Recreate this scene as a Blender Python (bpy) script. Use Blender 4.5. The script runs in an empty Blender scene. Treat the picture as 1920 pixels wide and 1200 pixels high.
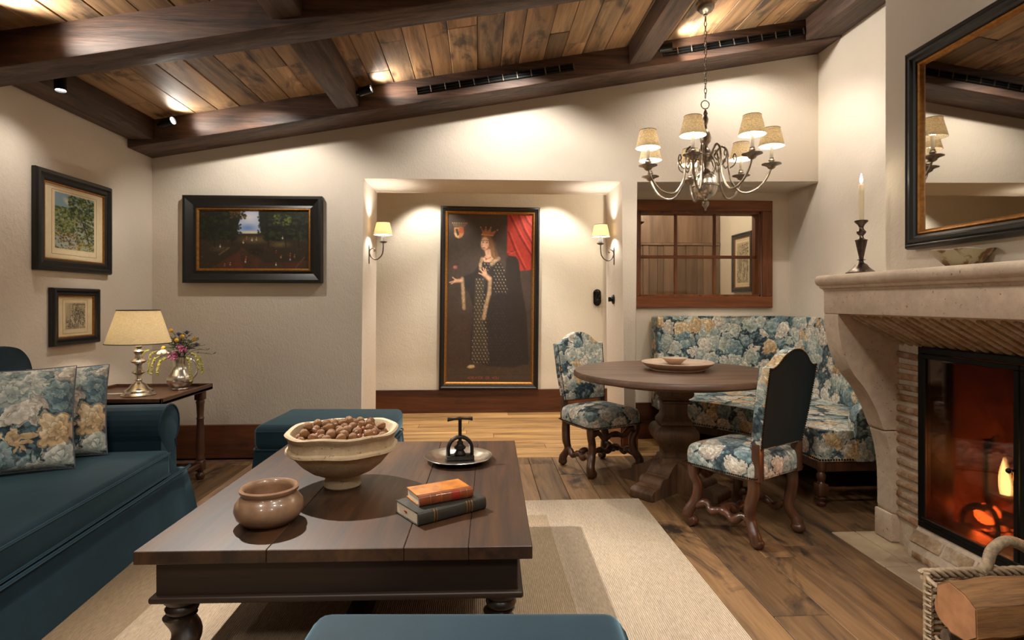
import bpy, bmesh, math, random
import numpy as np
from mathutils import Vector, Matrix
R = math.radians; PI = math.pi
random.seed(7)
S = bpy.context.scene; C = S.collection

# ------------------------------------------------------------------ camera, world, exposure, lights
cam = bpy.data.objects.new('camera', bpy.data.cameras.new('camera')); C.objects.link(cam)
cam.data.sensor_width = 36; cam.data.lens = 1090 / 1920 * 36; cam.data.shift_y = -34 / 1920
cam.location = (0, 0, 1.25); cam.rotation_euler = (R(90), 0, -math.atan(60 / 1090)); cam.data.clip_start = .02
S.camera = cam
W = bpy.data.worlds.new('world'); S.world = W; W.use_nodes = True
W.node_tree.nodes['Background'].inputs[0].default_value = (1, .85, .68, 1); W.node_tree.nodes['Background'].inputs[1].default_value = .05
S.view_settings.view_transform = 'Standard'; S.view_settings.look = 'None'
S.view_settings.gamma = 1; S.view_settings.use_curve_mapping = False; S.view_settings.exposure = 1.0
S.cycles.max_bounces = 8; S.cycles.diffuse_bounces = 5; S.cycles.sample_clamp_indirect = 4; S.cycles.use_denoising = True
S.cycles.caustics_reflective = False; S.cycles.caustics_refractive = False

WARM = (1, .91, .79); WHITE = (1, .93, .84); BULB = (1, .87, .70)
def light(name, kind, loc, power, col=WARM, size=.05, to=None, angle=120, blend=.6, parent=None):
    d = bpy.data.lights.new(name, kind); d.energy = power; d.color = col
    if kind == 'AREA': d.shape = 'DISK'; d.size = size
    else: d.shadow_soft_size = size
    if kind == 'SPOT': d.spot_size = R(angle); d.spot_blend = blend
    o = bpy.data.objects.new(name, d); C.objects.link(o); o.location = loc
    if to is not None: o.rotation_euler = (Vector(to) - Vector(loc)).to_track_quat('-Z', 'Y').to_euler()
    if parent: o.parent = parent
    return o
def roofz(x, off=0): return 2.846 + off + .1755 * x       # underside of the rafters, rising to the right
# unseen fill spots added at ceiling height over and behind the camera
for x, y, w in ((-1.3, 1.0, 42), (.5, .9, 58), (1.9, 1.1, 50), (-1.2, -.9, 50), (.9, -.9, 70)):
    light('unseen_spot', 'SPOT', (x, y, roofz(x, .1)), w, WARM, .12, (x * .8, y + .5, 0), 130, .8)
for x, y, w in ((-1.6, 4.05, 22), (.3, 4.0, 34), (1.2, 4.0, 11), (2.1, 4.0, 24)):          # wall washing lamps of the back bay
    light('unseen_spot', 'SPOT', (x, y, roofz(x, .13)), w, WHITE, .02, (x, 4.78, 1.3), 125, .5)
light('table_downlight', 'SPOT', (-1.55, 3.7, roofz(-1.55, .1)), 300, WHITE, .025, (-.25, 2.3, .45), 62, .8)
light('hall_downlight', 'SPOT', (-.62, 6.2, 2.55), 24, WHITE, .03, (-.5, 6.5, 1.0), 100, .5)
light('hall_downlight', 'SPOT', (.82, 6.2, 2.55), 24, WHITE, .03, (.75, 6.5, 1.0), 100, .5)
light('hall_downlight', 'POINT', (1.9, 5.9, 2.35), 10, WARM, .08)
light('hall_floor_light', 'SPOT', (.1, 5.75, 2.55), 60, WHITE, .08, (.1, 5.7, 0), 110, .6)

# ------------------------------------------------------------------ object helpers
def lab(o, label=None, cat=None, group=None, kind=None):
    if label: o['label'] = label
    if cat: o['category'] = cat
    if group: o['group'] = group
    if kind: o['kind'] = kind
    return o
def thing(name, label, cat, loc=(0, 0, 0), rz=0, group=None, kind=None):
    o = bpy.data.objects.new(name, None); C.objects.link(o); o.empty_display_size = .1
    o.location = loc; o.rotation_euler = (0, 0, rz)
    return lab(o, label, cat, group, kind)
def dup(o, parent=None):
    c = o.copy(); C.objects.link(c); c.parent = parent
    for ch in list(o.children): dup(ch, c)
    return c
def mkobj(name, me, parent=None, loc=(0, 0, 0), rot=(0, 0, 0)):
    o = bpy.data.objects.new(name, me); C.objects.link(o); o.parent = parent
    o.location = loc; o.rotation_euler = rot
    return o
I4 = Matrix.Identity(4)
def T(x, y, z): return Matrix.Translation((x, y, z))
def RX(a): return Matrix.Rotation(a, 4, 'X')
def RY(a): return Matrix.Rotation(a, 4, 'Y')
def RZ(a): return Matrix.Rotation(a, 4, 'Z')
class MB:
    def __init__(s): s.bm = bmesh.new()
    def _fin(s, vs, M):
        if M is not None:
            for v in vs: v.co = M @ v.co
    def box(s, x0, x1, y0, y1, z0, z1, bev=0, seg=2, M=None):
        m = T((x0 + x1) / 2, (y0 + y1) / 2, (z0 + z1) / 2) @ Matrix.Diagonal((abs(x1 - x0), abs(y1 - y0), abs(z1 - z0), 1))
        if M is not None: m = M @ m
        r = bmesh.ops.create_cube(s.bm, size=1, matrix=m)
        if bev:
            es = list({e for v in r['verts'] for e in v.link_edges})
            bmesh.ops.bevel(s.bm, geom=es, offset=bev, segments=seg, profile=.5, affect='EDGES')
        return s
    def faces(s, vs, fs, M=None):
        bv = [s.bm.verts.new((M @ Vector(v)) if M is not None else v) for v in vs]
        for f in fs:
            try: s.bm.faces.new([bv[i] for i in f])
            except ValueError: pass
        return bv
    def rings(s, rings, closed=True, cap0=True, cap1=True, loop=False, M=None):
        n = len(rings[0]); vs = [p for r in rings for p in r]; fs = []
        m = len(rings)
        for i in range(m if loop else m - 1):
            a = i * n; b = ((i + 1) % m) * n
            for j in range(n if closed else n - 1):
                k = (j + 1) % n
                fs.append((a + j, a + k, b + k, b + j))
        if cap0 and not loop: fs.append(tuple(range(n))[::-1])
        if cap1 and not loop: fs.append(tuple((m - 1) * n + j for j in range(n)))
        s.faces(vs, fs, M); return s
    def lathe(s, prof, seg=32, c=(0, 0, 0), M=None, cap0=True, cap1=True, fn=None, sq=0):
        rs = []
        for r, z in prof:
            ring = []
            for j in range(seg):
                a = 2 * PI * j / seg; rr = max(r, 1e-5)
                x, y, zz = rr * math.cos(a), rr * math.sin(a), z
                if fn: x, y, zz = fn(x, y, zz, a, rr)
                ring.append((c[0] + x, c[1] + y, c[2] + zz))
            rs.append(ring)
        return s.rings(rs, True, cap0, cap1, M=M)
    def tube(s, pts, r, seg=8, loop=False, M=None, flat=1.0):
        P = [Vector(p) for p in pts]; n = len(P); rs = []; up = None
        for i in range(n):
            if loop: t = P[(i + 1) % n] - P[i - 1]
            else: t = P[min(i + 1, n - 1)] - P[max(i - 1, 0)]
            t.normalize()
            if up is None:
                up = Vector((0, 0, 1)) if abs(t.z) < .9 else Vector((0, 1, 0))
            b = t.cross(up)
            if b.length < 1e-6: b = t.orthogonal()
            b.normalize(); up = b.cross(t).normalized()
            rr = r[i] if isinstance(r, (list, tuple)) else r
            rs.append([tuple(P[i] + rr * (math.cos(2 * PI * j / seg) * b + flat * math.sin(2 * PI * j / seg) * up)) for j in range(seg)])
        return s.rings(rs, True, loop=loop, M=M)
    def prism(s, poly, axis, a0, a1, bev=0, seg=2, M=None):
        def mk(p, a): return {'x': (a, p[0], p[1]), 'y': (p[0], a, p[1]), 'z': (p[0], p[1], a)}[axis]
        n = len(poly)
        vs = [mk(p, a0) for p in poly] + [mk(p, a1) for p in poly]
        fs = [tuple(range(n))[::-1], tuple(range(n, 2 * n))] + [(j, (j + 1) % n, n + (j + 1) % n, n + j) for j in range(n)]
        bv = s.faces(vs, fs, M)
        if bev:
            es = list({e for v in bv for e in v.link_edges if e.is_valid})
            bmesh.ops.bevel(s.bm, geom=es, offset=bev, segments=seg, profile=.5, affect='EDGES', clamp_overlap=True)
        return s
    def ball(s, c, r, u=14, v=9, M=None, fn=None):
        rx, ry, rz = (r, r, r) if isinstance(r, (int, float)) else r
        prof = [(math.sin(PI * i / v), -math.cos(PI * i / v)) for i in range(v + 1)]
        def f(x, y, z, a, rr):
            k = fn(a, z) if fn else 1
            return x * rx * k, y * ry * k, z * rz * k
        return s.lathe(prof, u, c, M, True, True, f)
    def mesh(s, name, mt, ang=28, smooth=True):
        bmesh.ops.remove_doubles(s.bm, verts=s.bm.verts, dist=1e-6)
        bmesh.ops.recalc_face_normals(s.bm, faces=s.bm.faces)
        me = bpy.data.meshes.new(name); s.bm.to_mesh(me); s.bm.free()
        if mt: me.materials.append(mt)
        if smooth:
            me.polygons.foreach_set('use_smooth', [True] * len(me.polygons))
            me.set_sharp_from_angle(angle=R(ang))
        return me
    def build(s, name, mt, parent=None, loc=(0, 0, 0), rot=(0, 0, 0), ang=28, smooth=True, label=None, kind=None):
        o = mkobj(name, s.mesh(name, mt, ang, smooth), parent, loc, rot)
        return lab(o, label, None, None, kind)
def spl(pts, n=6):
    """Catmull-Rom through points (any dimension)"""
    out = []; P = [np.array(p, float) for p in pts]
    for i in range(len(P) - 1):
        a = P[max(i - 1, 0)]; b = P[i]; c = P[i + 1]; d = P[min(i + 2, len(P) - 1)]
        for k in range(n):
            t = k / n
            out.append(tuple(.5 * (2 * b + (c - a) * t + (2 * a - 5 * b + 4 * c - d) * t * t + (3 * b - a - 3 * c + d) * t ** 3)))
    out.append(tuple(P[-1])); return out
def cushion(mb, w, d, h, M=None, n=16, p=4, edge=.02, crown=.35):
    """pillow-like closed surface: w x d footprint, h thick in the middle"""
    vs = []; fs = []
    for sgn in (1, -1):
        for i in range(n + 1):
            for j in range(n + 1):
                u = -1 + 2 * i / n; v = -1 + 2 * j / n
                k = (1 - abs(u) ** p) * (1 - abs(v) ** p)
                pin = 1 - .05 * (1 - abs(u) ** 2) * abs(v) ** 2 ; pin2 = 1 - .05 * (1 - abs(v) ** 2) * abs(u) ** 2
                vs.append((u * w / 2 * pin2, v * d / 2 * pin, sgn * (edge / 2 + (h - edge) / 2 * max(k, 0) ** crown)))
    q = (n + 1) ** 2
    for b in (0, q):
        for i in range(n):
            for j in range(n):
                a = b + i * (n + 1) + j
                fs.append((a, a + 1, a + n + 2, a + n + 1) if b else (a, a + n + 1, a + n + 2, a + 1))
    def idx(i, j): return i * (n + 1) + j
    per = [idx(i, 0) for i in range(n)] + [idx(n, j) for j in range(n)] + [idx(i, n) for i in range(n, 0, -1)] + [idx(0, j) for j in range(n, 0, -1)]
    for a, b in zip(per, per[1:] + per[:1]): fs.append((a, b, b + q, a + q))
    mb.faces(vs, fs, M); return mb

# ------------------------------------------------------------------ materials
def sr(r, g, b):   # sRGB 0-255 to linear
    f = lambda v: (v / 255 / 12.92) if v / 255 <= .04045 else ((v / 255 + .055) / 1.055) ** 2.4
    return (f(r), f(g), f(b), 1)
class NT:
    def __init__(s, name):
        s.m = bpy.data.materials.new(name); s.m.use_nodes = True; s.t = s.m.node_tree; s.t.nodes.clear()
        s.out = s.t.nodes.new('ShaderNodeOutputMaterial')
    def n(s, typ, ins=None, o=0, **props):
        nd = s.t.nodes.new('ShaderNode' + typ)
        for k, v in props.items(): setattr(nd, k, v)
        for k, v in (ins or {}).items():
            if hasattr(v, 'is_output'): s.t.links.new(v, nd.inputs[k])
            else: nd.inputs[k].default_value = v
        return nd.outputs[o]
    def mix(s, f, a, b, mode='MIX'): return s.n('Mix', {0: f, 6: a, 7: b}, 2, data_type='RGBA', blend_type=mode)
    def math(s, op, a, b=0.0, c=None):
        i = {0: a, 1: b}
        if c is not None: i[2] = c
        return s.n('Math', i, operation=op)
    def vmath(s, op, a, b=(0, 0, 0)): return s.n('VectorMath', {0: a, 1: b}, operation=op)
    def ramp(s, f, stops, interp='LINEAR'):
        nd = s.t.nodes.new('ShaderNodeValToRGB'); e = nd.color_ramp.elements; nd.color_ramp.interpolation = interp
        while len(e) < len(stops): e.new(.5)
        for x, (p, c) in zip(e, stops):
            x.position = p; x.color = c if hasattr(c, '__len__') else (c, c, c, 1)
        s.t.links.new(f, nd.inputs[0]); return nd.outputs[0]
    def obj(s, rnd=0.0, scale=(1, 1, 1)):
        v = s.n('TexCoord', o=3)
        if rnd:
            r = s.n('ObjectInfo', o=5)
            off = s.n('CombineXYZ', {0: s.math('MULTIPLY', r, rnd), 1: s.math('MULTIPLY', r, rnd * 1.7), 2: s.math('MULTIPLY', r, rnd * .6)})
            v = s.vmath('ADD', v, off)
        if scale != (1, 1, 1): v = s.vmath('MULTIPLY', v, scale)
        return v
    def noise(s, v, scale, detail=3, rough=.5, dist=0, o=0): return s.n('TexNoise', {'Vector': v, 'Scale': scale, 'Detail': detail, 'Roughness': rough, 'Distortion': dist}, o)
    def bump(s, h, st=.3, d=.01, nrm=None):
        i = {'Height': h, 'Strength': st, 'Distance': d}
        if nrm is not None: i['Normal'] = nrm
        return s.n('Bump', i)
    def done(s, col, rough=.5, metal=0, nrm=None, **kw):
        b = s.t.nodes.new('ShaderNodeBsdfPrincipled')
        d = {'Base Color': col, 'Roughness': rough, 'Metallic': metal}
        if nrm is not None: d['Normal'] = nrm
        d.update(kw)
        for k, v in d.items():
            if hasattr(v, 'is_output'): s.t.links.new(v, b.inputs[k])
            else: b.inputs[k].default_value = v
        s.t.links.new(b.outputs[0], s.out.inputs[0]); return s.m
    def shader(s, sh): s.t.links.new(sh, s.out.inputs[0]); return s.m

def m_plain(name, col, rough=.5, metal=0, var=.12, scale=30, bump=0.0, **kw):
    t = NT(name); v = t.obj(3); n = t.noise(v, scale, 4)
    c = t.mix(1, col, t.ramp(n, [(.3, 1 - var), (.7, 1 + var)]), 'MULTIPLY')
    return t.done(c, rough, metal, t.bump(n, bump, .005) if bump else None, **kw)
def m_wood(name, dark, lite, axis=1, rough=.5, gs=9, var=.35, knots=0.0, stain=0.0, bump=.15, coat=0.0, warm=None, spread=1.0):
    """boards: grain stretched along one axis, each object its own tone"""
    t = NT(name); sc = [gs, gs, gs]; sc[axis] = gs * .07
    v = t.obj(23); vg = t.vmath('MULTIPLY', v, tuple(sc))
    g1 = t.noise(vg, 1.2, 5, .6, 1.2); g2 = t.noise(vg, 6, 3, .7, .4)
    g = t.math('ADD', t.math('MULTIPLY', g1, .72), t.math('MULTIPLY', g2, .28))
    c = t.mix(t.ramp(g, [(.33, 0), (.68, 1)]), dark, lite)
    rnd = t.n('ObjectInfo', o=5)
    k = t.math('ADD', t.math('MULTIPLY', rnd, var * 2), 1 - var)
    c = t.mix(1, c, t.n('CombineColor', {0: k, 1: k, 2: k}), 'MULTIPLY')
    if warm:
        r2 = t.math('FRACT', t.math('MULTIPLY', rnd, 7.31))
        c = t.mix(t.math('MULTIPLY', r2, .55), c, t.mix(1, c, warm, 'MULTIPLY'))
    if stain:
        sv = [2.6, 2.6, 2.6]; sv[axis] = 1.0
        s1 = t.noise(t.vmath('MULTIPLY', v, tuple(sv)), 1.6, 5, .65, .6)
        m = t.ramp(s1, [(.53, 0), (.64, 1)])
        c = t.mix(t.math('MULTIPLY', m, stain), c, sr(38, 30, 26))
    if knots:
        kv = [5, 5, 5]; kv[axis] = 1.9
        d = t.n('TexVoronoi', {'Vector': t.vmath('MULTIPLY', v, tuple(kv)), 'Scale': 1.0, 'Randomness': 1.0})
        c = t.mix(t.math('MULTIPLY', t.ramp(d, [(.05, 1), (.16, 0)]), knots), c, sr(40, 26, 18))
    return t.done(c, t.ramp(g, [(.3, min(rough + .1, 1)), (.7, rough)]), 0, t.bump(g, bump, .006), **{'Coat Weight': coat, 'Coat Roughness': .25})
def m_plaster(name, col):
    t = NT(name); v = t.n('NewGeometry')
    n1 = t.noise(v, 14, 6, .66, .8); n2 = t.noise(v, 60, 4, .6, .6); n3 = t.noise(v, 1.3, 3)
    w = t.n('TexWave', {'Vector': v, 'Scale': 13.0, 'Distortion': 14.0, 'Detail': 4.0, 'Detail Scale': 1.2})
    h = t.math('ADD', t.math('ADD', n1, t.math('MULTIPLY', n2, .35)), t.math('MULTIPLY', w, .10))
    c = t.mix(1, col, t.ramp(n3, [(.3, .93), (.7, 1.05)]), 'MULTIPLY')
    return t.done(c, .88, 0, t.bump(h, .33, .010))
def m_stone(name, col, col2, sc=14, bump=.35, pits=True):
    t = NT(name); v = t.n('NewGeometry')
    n = t.noise(v, sc, 7, .65); n2 = t.noise(v, 2.2, 3)
    c = t.mix(t.ramp(n2, [(.35, 0), (.65, 1)]), col, col2)
    c = t.mix(1, c, t.ramp(n, [(.3, .82), (.65, 1.06)]), 'MULTIPLY')
    h = n
    if pits:
        p = t.ramp(t.noise(v, 70, 2, .5), [(.25, 0), (.33, 1)])
        c = t.mix(p, t.mix(1, c, sr(190, 175, 160), 'MULTIPLY'), c)
        h = t.math('ADD', n, t.math('MULTIPLY', p, .5))
    return t.done(c, .85, 0, t.bump(h, bump, .008))
def m_brick(name, cols, wash=.65):
    t = NT(name); r = t.n('ObjectInfo', o=5); v = t.obj(11)
    c = t.ramp(r, [(i / (len(cols) - 1), x) for i, x in enumerate(cols)])
    n = t.noise(v, 55, 6, .7); n2 = t.noise(v, 16, 3, .6)
    c = t.mix(t.ramp(n2, [(.43, 0), (.62, wash)]), c, sr(192, 174, 150))       # lime wash rubbed over the brick
    c = t.mix(1, c, t.ramp(n, [(.3, .65), (.7, 1.1)]), 'MULTIPLY')
    return t.done(c, .9, 0, t.bump(t.math('ADD', n, n2), .5, .008))
def m_velvet(name, col, tint):
    t = NT(name); v = t.obj(5); n = t.noise(v, 7, 4, .6); n2 = t.noise(v, 260, 2)
    c = t.mix(1, col, t.ramp(n, [(.3, .8), (.7, 1.22)]), 'MULTIPLY')
    return t.done(c, .75, 0, t.bump(t.math('ADD', n, t.math('MULTIPLY', n2, .15)), .12, .01), **{'Sheen Weight': .5, 'Sheen Roughness': .35, 'Sheen Tint': tint, 'Specular IOR Level': .25})
def m_tapestry(name, off=0.0, sc=1.0):
    """printed verdure: rounded crowns of lobed leaves in navy, teal, sage, pale grey, cream and tan"""
    t = NT(name); v = t.vmath('MULTIPLY', t.vmath('ADD', t.obj(0), (off, off * .7, off * 1.3)), (sc, sc, sc))
    w1 = t.vmath('MULTIPLY', t.vmath('SUBTRACT', t.noise(v, 7, 2, .5, 0, 1), (.5, .5, .5)), (.10,) * 3)
    w2 = t.vmath('MULTIPLY', t.vmath('SUBTRACT', t.noise(v, 42, 2, .5, 0, 1), (.5, .5, .5)), (.030,) * 3)
    va = t.vmath('ADD', t.vmath('ADD', v, w1), w2); vb = t.vmath('ADD', v, w2)
    def vor(vec, scale, feat='F1'):
        n = t.t.nodes.new('ShaderNodeTexVoronoi'); n.feature = feat; t.t.links.new(vec, n.inputs['Vector']); n.inputs['Scale'].default_value = scale; return n.outputs
    big = vor(va, 9.6); small = vor(vb, 44)
    tone = t.n('SeparateColor', {0: big['Color']}, 0); lt = t.n('SeparateColor', {0: small['Color']}, 1)
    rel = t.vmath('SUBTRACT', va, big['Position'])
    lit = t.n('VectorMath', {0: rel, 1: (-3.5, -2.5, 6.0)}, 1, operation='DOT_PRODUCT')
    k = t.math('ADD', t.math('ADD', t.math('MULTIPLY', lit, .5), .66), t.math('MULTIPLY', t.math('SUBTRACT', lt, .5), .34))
    ground = t.ramp(t.math('ADD', t.math('MULTIPLY', lt, .55), t.math('MULTIPLY', t.noise(v, 9, 2), .5)), [(.2, sr(28, 42, 56)), (.45, sr(56, 80, 94)), (.7, sr(100, 128, 134)), (.95, sr(150, 168, 166))])
    ground = t.mix(1, ground, t.ramp(small['Distance'], [(.15, 1.15), (.40, .9), (.60, .45)]), 'MULTIPLY')
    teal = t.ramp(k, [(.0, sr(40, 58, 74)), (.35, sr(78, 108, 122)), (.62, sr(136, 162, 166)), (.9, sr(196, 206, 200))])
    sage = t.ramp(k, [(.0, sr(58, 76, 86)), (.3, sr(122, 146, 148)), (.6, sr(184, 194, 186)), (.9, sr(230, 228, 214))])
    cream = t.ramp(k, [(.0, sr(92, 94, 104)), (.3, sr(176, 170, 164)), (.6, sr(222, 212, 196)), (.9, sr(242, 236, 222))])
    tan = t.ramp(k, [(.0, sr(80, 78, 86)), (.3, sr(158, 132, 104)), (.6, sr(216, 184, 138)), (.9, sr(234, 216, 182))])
    c = t.mix(t.math('GREATER_THAN', tone, .26), teal, sage)
    c = t.mix(t.math('GREATER_THAN', tone, .62), c, cream)
    c = t.mix(t.math('GREATER_THAN', tone, .86), c, tan)
    sx, sy, sz = (t.n('SeparateXYZ', {0: rel}, i) for i in range(3))
    ang = t.math('ARCTAN2', t.math('ADD', sz, t.math('MULTIPLY', sy, .7)), t.math('ADD', sx, t.math('MULTIPLY', sy, .35)))
    lobe = t.math('ABSOLUTE', t.math('SINE', t.math('ADD', t.math('MULTIPLY', ang, 4.5), t.math('MULTIPLY', tone, 20))))
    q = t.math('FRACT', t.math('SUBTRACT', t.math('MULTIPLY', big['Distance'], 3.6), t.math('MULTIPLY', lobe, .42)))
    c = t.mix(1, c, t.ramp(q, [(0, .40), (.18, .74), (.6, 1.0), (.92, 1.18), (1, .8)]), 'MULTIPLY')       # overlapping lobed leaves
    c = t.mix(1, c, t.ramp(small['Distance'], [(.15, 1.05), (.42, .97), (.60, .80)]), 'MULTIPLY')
    r2 = t.n('SeparateColor', {0: big['Color']}, 2)
    rad = t.math('ADD', .42, t.math('MULTIPLY', r2, .40))
    edge = t.math('SUBTRACT', rad, t.math('SUBTRACT', big['Distance'], t.math('MULTIPLY', lobe, .14)))
    c = t.mix(t.ramp(edge, [(.0, 0), (.035, 1)]), ground, c)
    tw = t.noise(v, 420, 2)
    return t.done(c, .85, 0, t.bump(tw, .15, .002), **{'Sheen Weight': .15})
def m_shade(name, col, power, weave=0, trans=.6, lo=.45, hi=1.3):
    """linen lamp shade lit by the bulb inside it"""
    t = NT(name); v = t.obj(0)
    c = col
    if weave:
        a = t.noise(t.vmath('MULTIPLY', v, (1, 1, 14)), weave, 2); b = t.noise(t.vmath('MULTIPLY', v, (9, 9, 1)), weave, 2)
        k = t.math('ADD', t.math('MULTIPLY', a, .5), t.math('MULTIPLY', b, .5))
        c = t.mix(1, col, t.ramp(k, [(.35, lo), (.62, hi)]), 'MULTIPLY')
    d = t.n('BsdfDiffuse', {0: c}); tr = t.n('BsdfTranslucent', {0: c})
    return t.shader(t.n('MixShader', {0: trans, 1: d, 2: tr}))
def m_emit(name, col, st):
    t = NT(name); return t.shader(t.n('Emission', {0: col, 1: st}))
def m_paint(name, rough=.55):
    t = NT(name); a = t.n('VertexColor', layer_name='paint')
    return t.done(a, rough, 0, t.bump(t.noise(t.obj(), 220, 3), .12, .002))

M = {}
M['plaster'] = m_plaster('lime_plaster', sr(224, 213, 197))
M['plaster_hall'] = m_plaster('hall_plaster', sr(228, 218, 198))
M['floor'] = m_wood('oak_floor', sr(74, 54, 37), sr(150, 114, 76), 1, .42, 8, .28, .8, .95, .2)
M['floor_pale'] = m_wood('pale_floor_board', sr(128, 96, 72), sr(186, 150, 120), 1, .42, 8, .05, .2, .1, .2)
M['antique_dk'] = m_plain('dark_antique_silver', sr(104, 94, 86), .3, 1, .35, 35)
M['hallfloor'] = m_wood('pale_oak_floor', sr(118, 80, 44), sr(214, 170, 110), 0, .4, 9, .2, .3, .15, .2)
M['board'] = m_wood('barn_board', sr(92, 71, 52), sr(184, 148, 106), 1, .62, 7, .42, .8, .75, .35, warm=(1.08, .88, .66, 1))
M['beam'] = m_wood('dark_beam_x', sr(30, 21, 17), sr(104, 76, 60), 0, .55, 13, .1, .8, .5, .8)
M['beam_y'] = m_wood('dark_beam_y', sr(30, 21, 17), sr(98, 70, 52), 1, .55, 13, .1, .8, .5, .8)
M['base'] = m_wood('baseboard_wood', sr(50, 26, 15), sr(112, 62, 34), 0, .42, 8, .1, .6, .35, .2)
M['base_y'] = m_wood('baseboard_wood_y', sr(50, 26, 15), sr(112, 62, 34), 1, .42, 8, .1, .6, .35, .2)
M['winwood'] = m_wood('window_wood', sr(78, 38, 16), sr(146, 84, 40), 0, .45, 9, .1, .3, .2, .2)
M['winwood_z'] = m_wood('window_wood_z', sr(78, 38, 16), sr(146, 84, 40), 2, .45, 9, .1, .3, .2, .2)
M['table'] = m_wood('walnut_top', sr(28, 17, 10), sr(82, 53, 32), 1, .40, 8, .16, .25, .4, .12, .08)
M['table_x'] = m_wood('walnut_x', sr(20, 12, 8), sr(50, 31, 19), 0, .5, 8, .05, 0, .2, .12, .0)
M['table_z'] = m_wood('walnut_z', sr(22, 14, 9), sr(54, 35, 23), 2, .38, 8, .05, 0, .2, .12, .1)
M['sidewood'] = m_wood('side_table_wood', sr(52, 30, 20), sr(100, 64, 42), 1, .34, 9, .05, 0, .1, .1, .3)
M['sidewood_z'] = m_wood('side_table_wood_z', sr(52, 30, 20), sr(100, 64, 42), 2, .38, 9, .05, 0, .1, .1, .2)
M['dtop'] = m_wood('dining_top', sr(74, 52, 40), sr(118, 88, 68), 0, .4, 8, .03, .2, .1, .1, .1)
M['dped'] = m_wood('dining_pedestal', sr(54, 38, 27), sr(112, 80, 54), 2, .5, 8, .05, .2, .3, .2)
M['chairwood'] = m_wood('chair_wood', sr(46, 27, 17), sr(98, 60, 38), 2, .33, 10, .05, 0, .1, .08, .35)
M['panelwood'] = m_wood('hall_panel', sr(88, 66, 50), sr(136, 108, 84), 2, .5, 8, .15, 0, 0, .2)
M['hearth'] = m_stone('hearth_stone', sr(176, 156, 126), sr(150, 128, 104), 9, .2, False)
M['lime'] = m_stone('limestone', sr(206, 188, 166), sr(192, 170, 150), 22, .4)
M['mortar'] = m_stone('mortar', sr(206, 190, 168), sr(190, 172, 150), 40, .5, False)
M['brick'] = m_brick('old_brick', [sr(150, 112, 78), sr(178, 140, 100), sr(138, 104, 82), sr(166, 124, 84)])
M['brick_hood'] = m_brick('lime_washed_brick', [sr(164, 136, 106), sr(186, 158, 126), sr(152, 124, 98), sr(176, 146, 112)], .85)
M['soot'] = m_plain('sooty_firebrick', sr(88, 56, 42), .9, 0, .4, 14, .5)
M['black'] = m_plain('black_steel', sr(20, 21, 20), .42, .6, .1)
M['iron'] = m_plain('wrought_iron', sr(40, 37, 35), .5, .85, .25, 60, .3)
M['ebony'] = m_plain('ebonised_frame', sr(24, 22, 20), .42, 0, .2, 40, .05)
M['gilt'] = m_plain('gilding', sr(160, 110, 52), .5, .8, .25, 60, .2)
M['paper'] = m_plain('mount_card', sr(222, 205, 168), .9, 0, .04)
M['pewter'] = m_plain('pewter', sr(208, 201, 190), .24, 1, .15, 25)
M['silver'] = m_plain('aged_silver', sr(205, 198, 186), .25, 1, .25, 30)
M['brass_dark'] = m_plain('aged_pewter_iron', sr(118, 110, 102), .32, 1, .2, 40)
M['antique'] = m_plain('antique_silver', sr(158, 148, 136), .3, 1, .35, 35)
M['nail'] = m_plain('nailhead', sr(70, 52, 36), .35, .9, .2)
M['velvet'] = m_velvet('teal_velvet', sr(16, 39, 51), (.40, .72, .9, 1))
M['velvet_pipe'] = m_velvet('teal_piping', sr(18, 44, 58), (.5, .8, 1, 1))
M['velvet_dk'] = m_velvet('dark_teal_velvet', sr(8, 24, 28), (.12, .25, .28, 1))
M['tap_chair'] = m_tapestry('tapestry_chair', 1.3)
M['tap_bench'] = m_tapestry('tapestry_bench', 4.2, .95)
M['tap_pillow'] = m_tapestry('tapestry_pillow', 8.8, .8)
M['cream_pipe'] = m_plain('cream_piping', sr(214, 206, 190), .8)
M['rope_pipe'] = m_plain('grey_piping', sr(96, 100, 108), .8)
M['rattan'] = m_plain('willow', sr(160, 140, 114), .6, 0, .3, 60, .3)
M['bark'] = m_plain('bark', sr(88, 70, 54), .95, 0, .4, 40, 1.0)
M['logwood'] = m_wood('split_log', sr(84, 56, 32), sr(158, 116, 70), 0, .75, 16, .12, .1, .25, .8)
M['logend'] = m_plain('log_end', sr(160, 112, 74), .85, 0, .2, 20, .3)
M['potclay'] = m_plain('brown_glaze', sr(134, 104, 80), .32, 0, .22, 18, .1, **{'Coat Weight': .35})
M['clay'] = m_stone('rough_clay', sr(186, 166, 136), sr(168, 146, 116), 26, .6)
M['platter'] = m_plain('stone_platter', sr(196, 170, 146), .5, 0, .12, 20, .1)
M['greyclay'] = m_plain('grey_clay', sr(128, 114, 98), .45, 0, .35, 14, .1)
def _stained():
    t = NT('stained_glaze'); v = t.obj(); n = t.noise(v, 14, 4, .6, .8)
    c = t.mix(t.ramp(n, [(.5, 0), (.58, 1)]), sr(176, 170, 142), sr(122, 88, 54)); return t.done(c, .5, 0, t.bump(n, .1, .004))
M['greyclay_st'] = _stained()
M['walnut'] = m_plain('walnut_shell', sr(128, 86, 46), .6, 0, .45, 70, .5)
M['pecan'] = m_plain('pecan_shell', sr(110, 68, 38), .5, 0, .3, 60, .3)
M['hazel'] = m_plain('hazelnut_shell', sr(112, 58, 24), .35, 0, .25, 40, .1)
M['leather'] = m_plain('mottled_tan_leather', sr(184, 112, 46), .35, 0, .45, 22, .1, **{'Coat Weight': .4})
M['leather_sp'] = m_plain('brown_leather_spine', sr(112, 54, 24), .35, 0, .3, 30, .1, **{'Coat Weight': .4})
M['leather_red'] = m_plain('red_leather_label', sr(130, 30, 18), .4)
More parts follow.
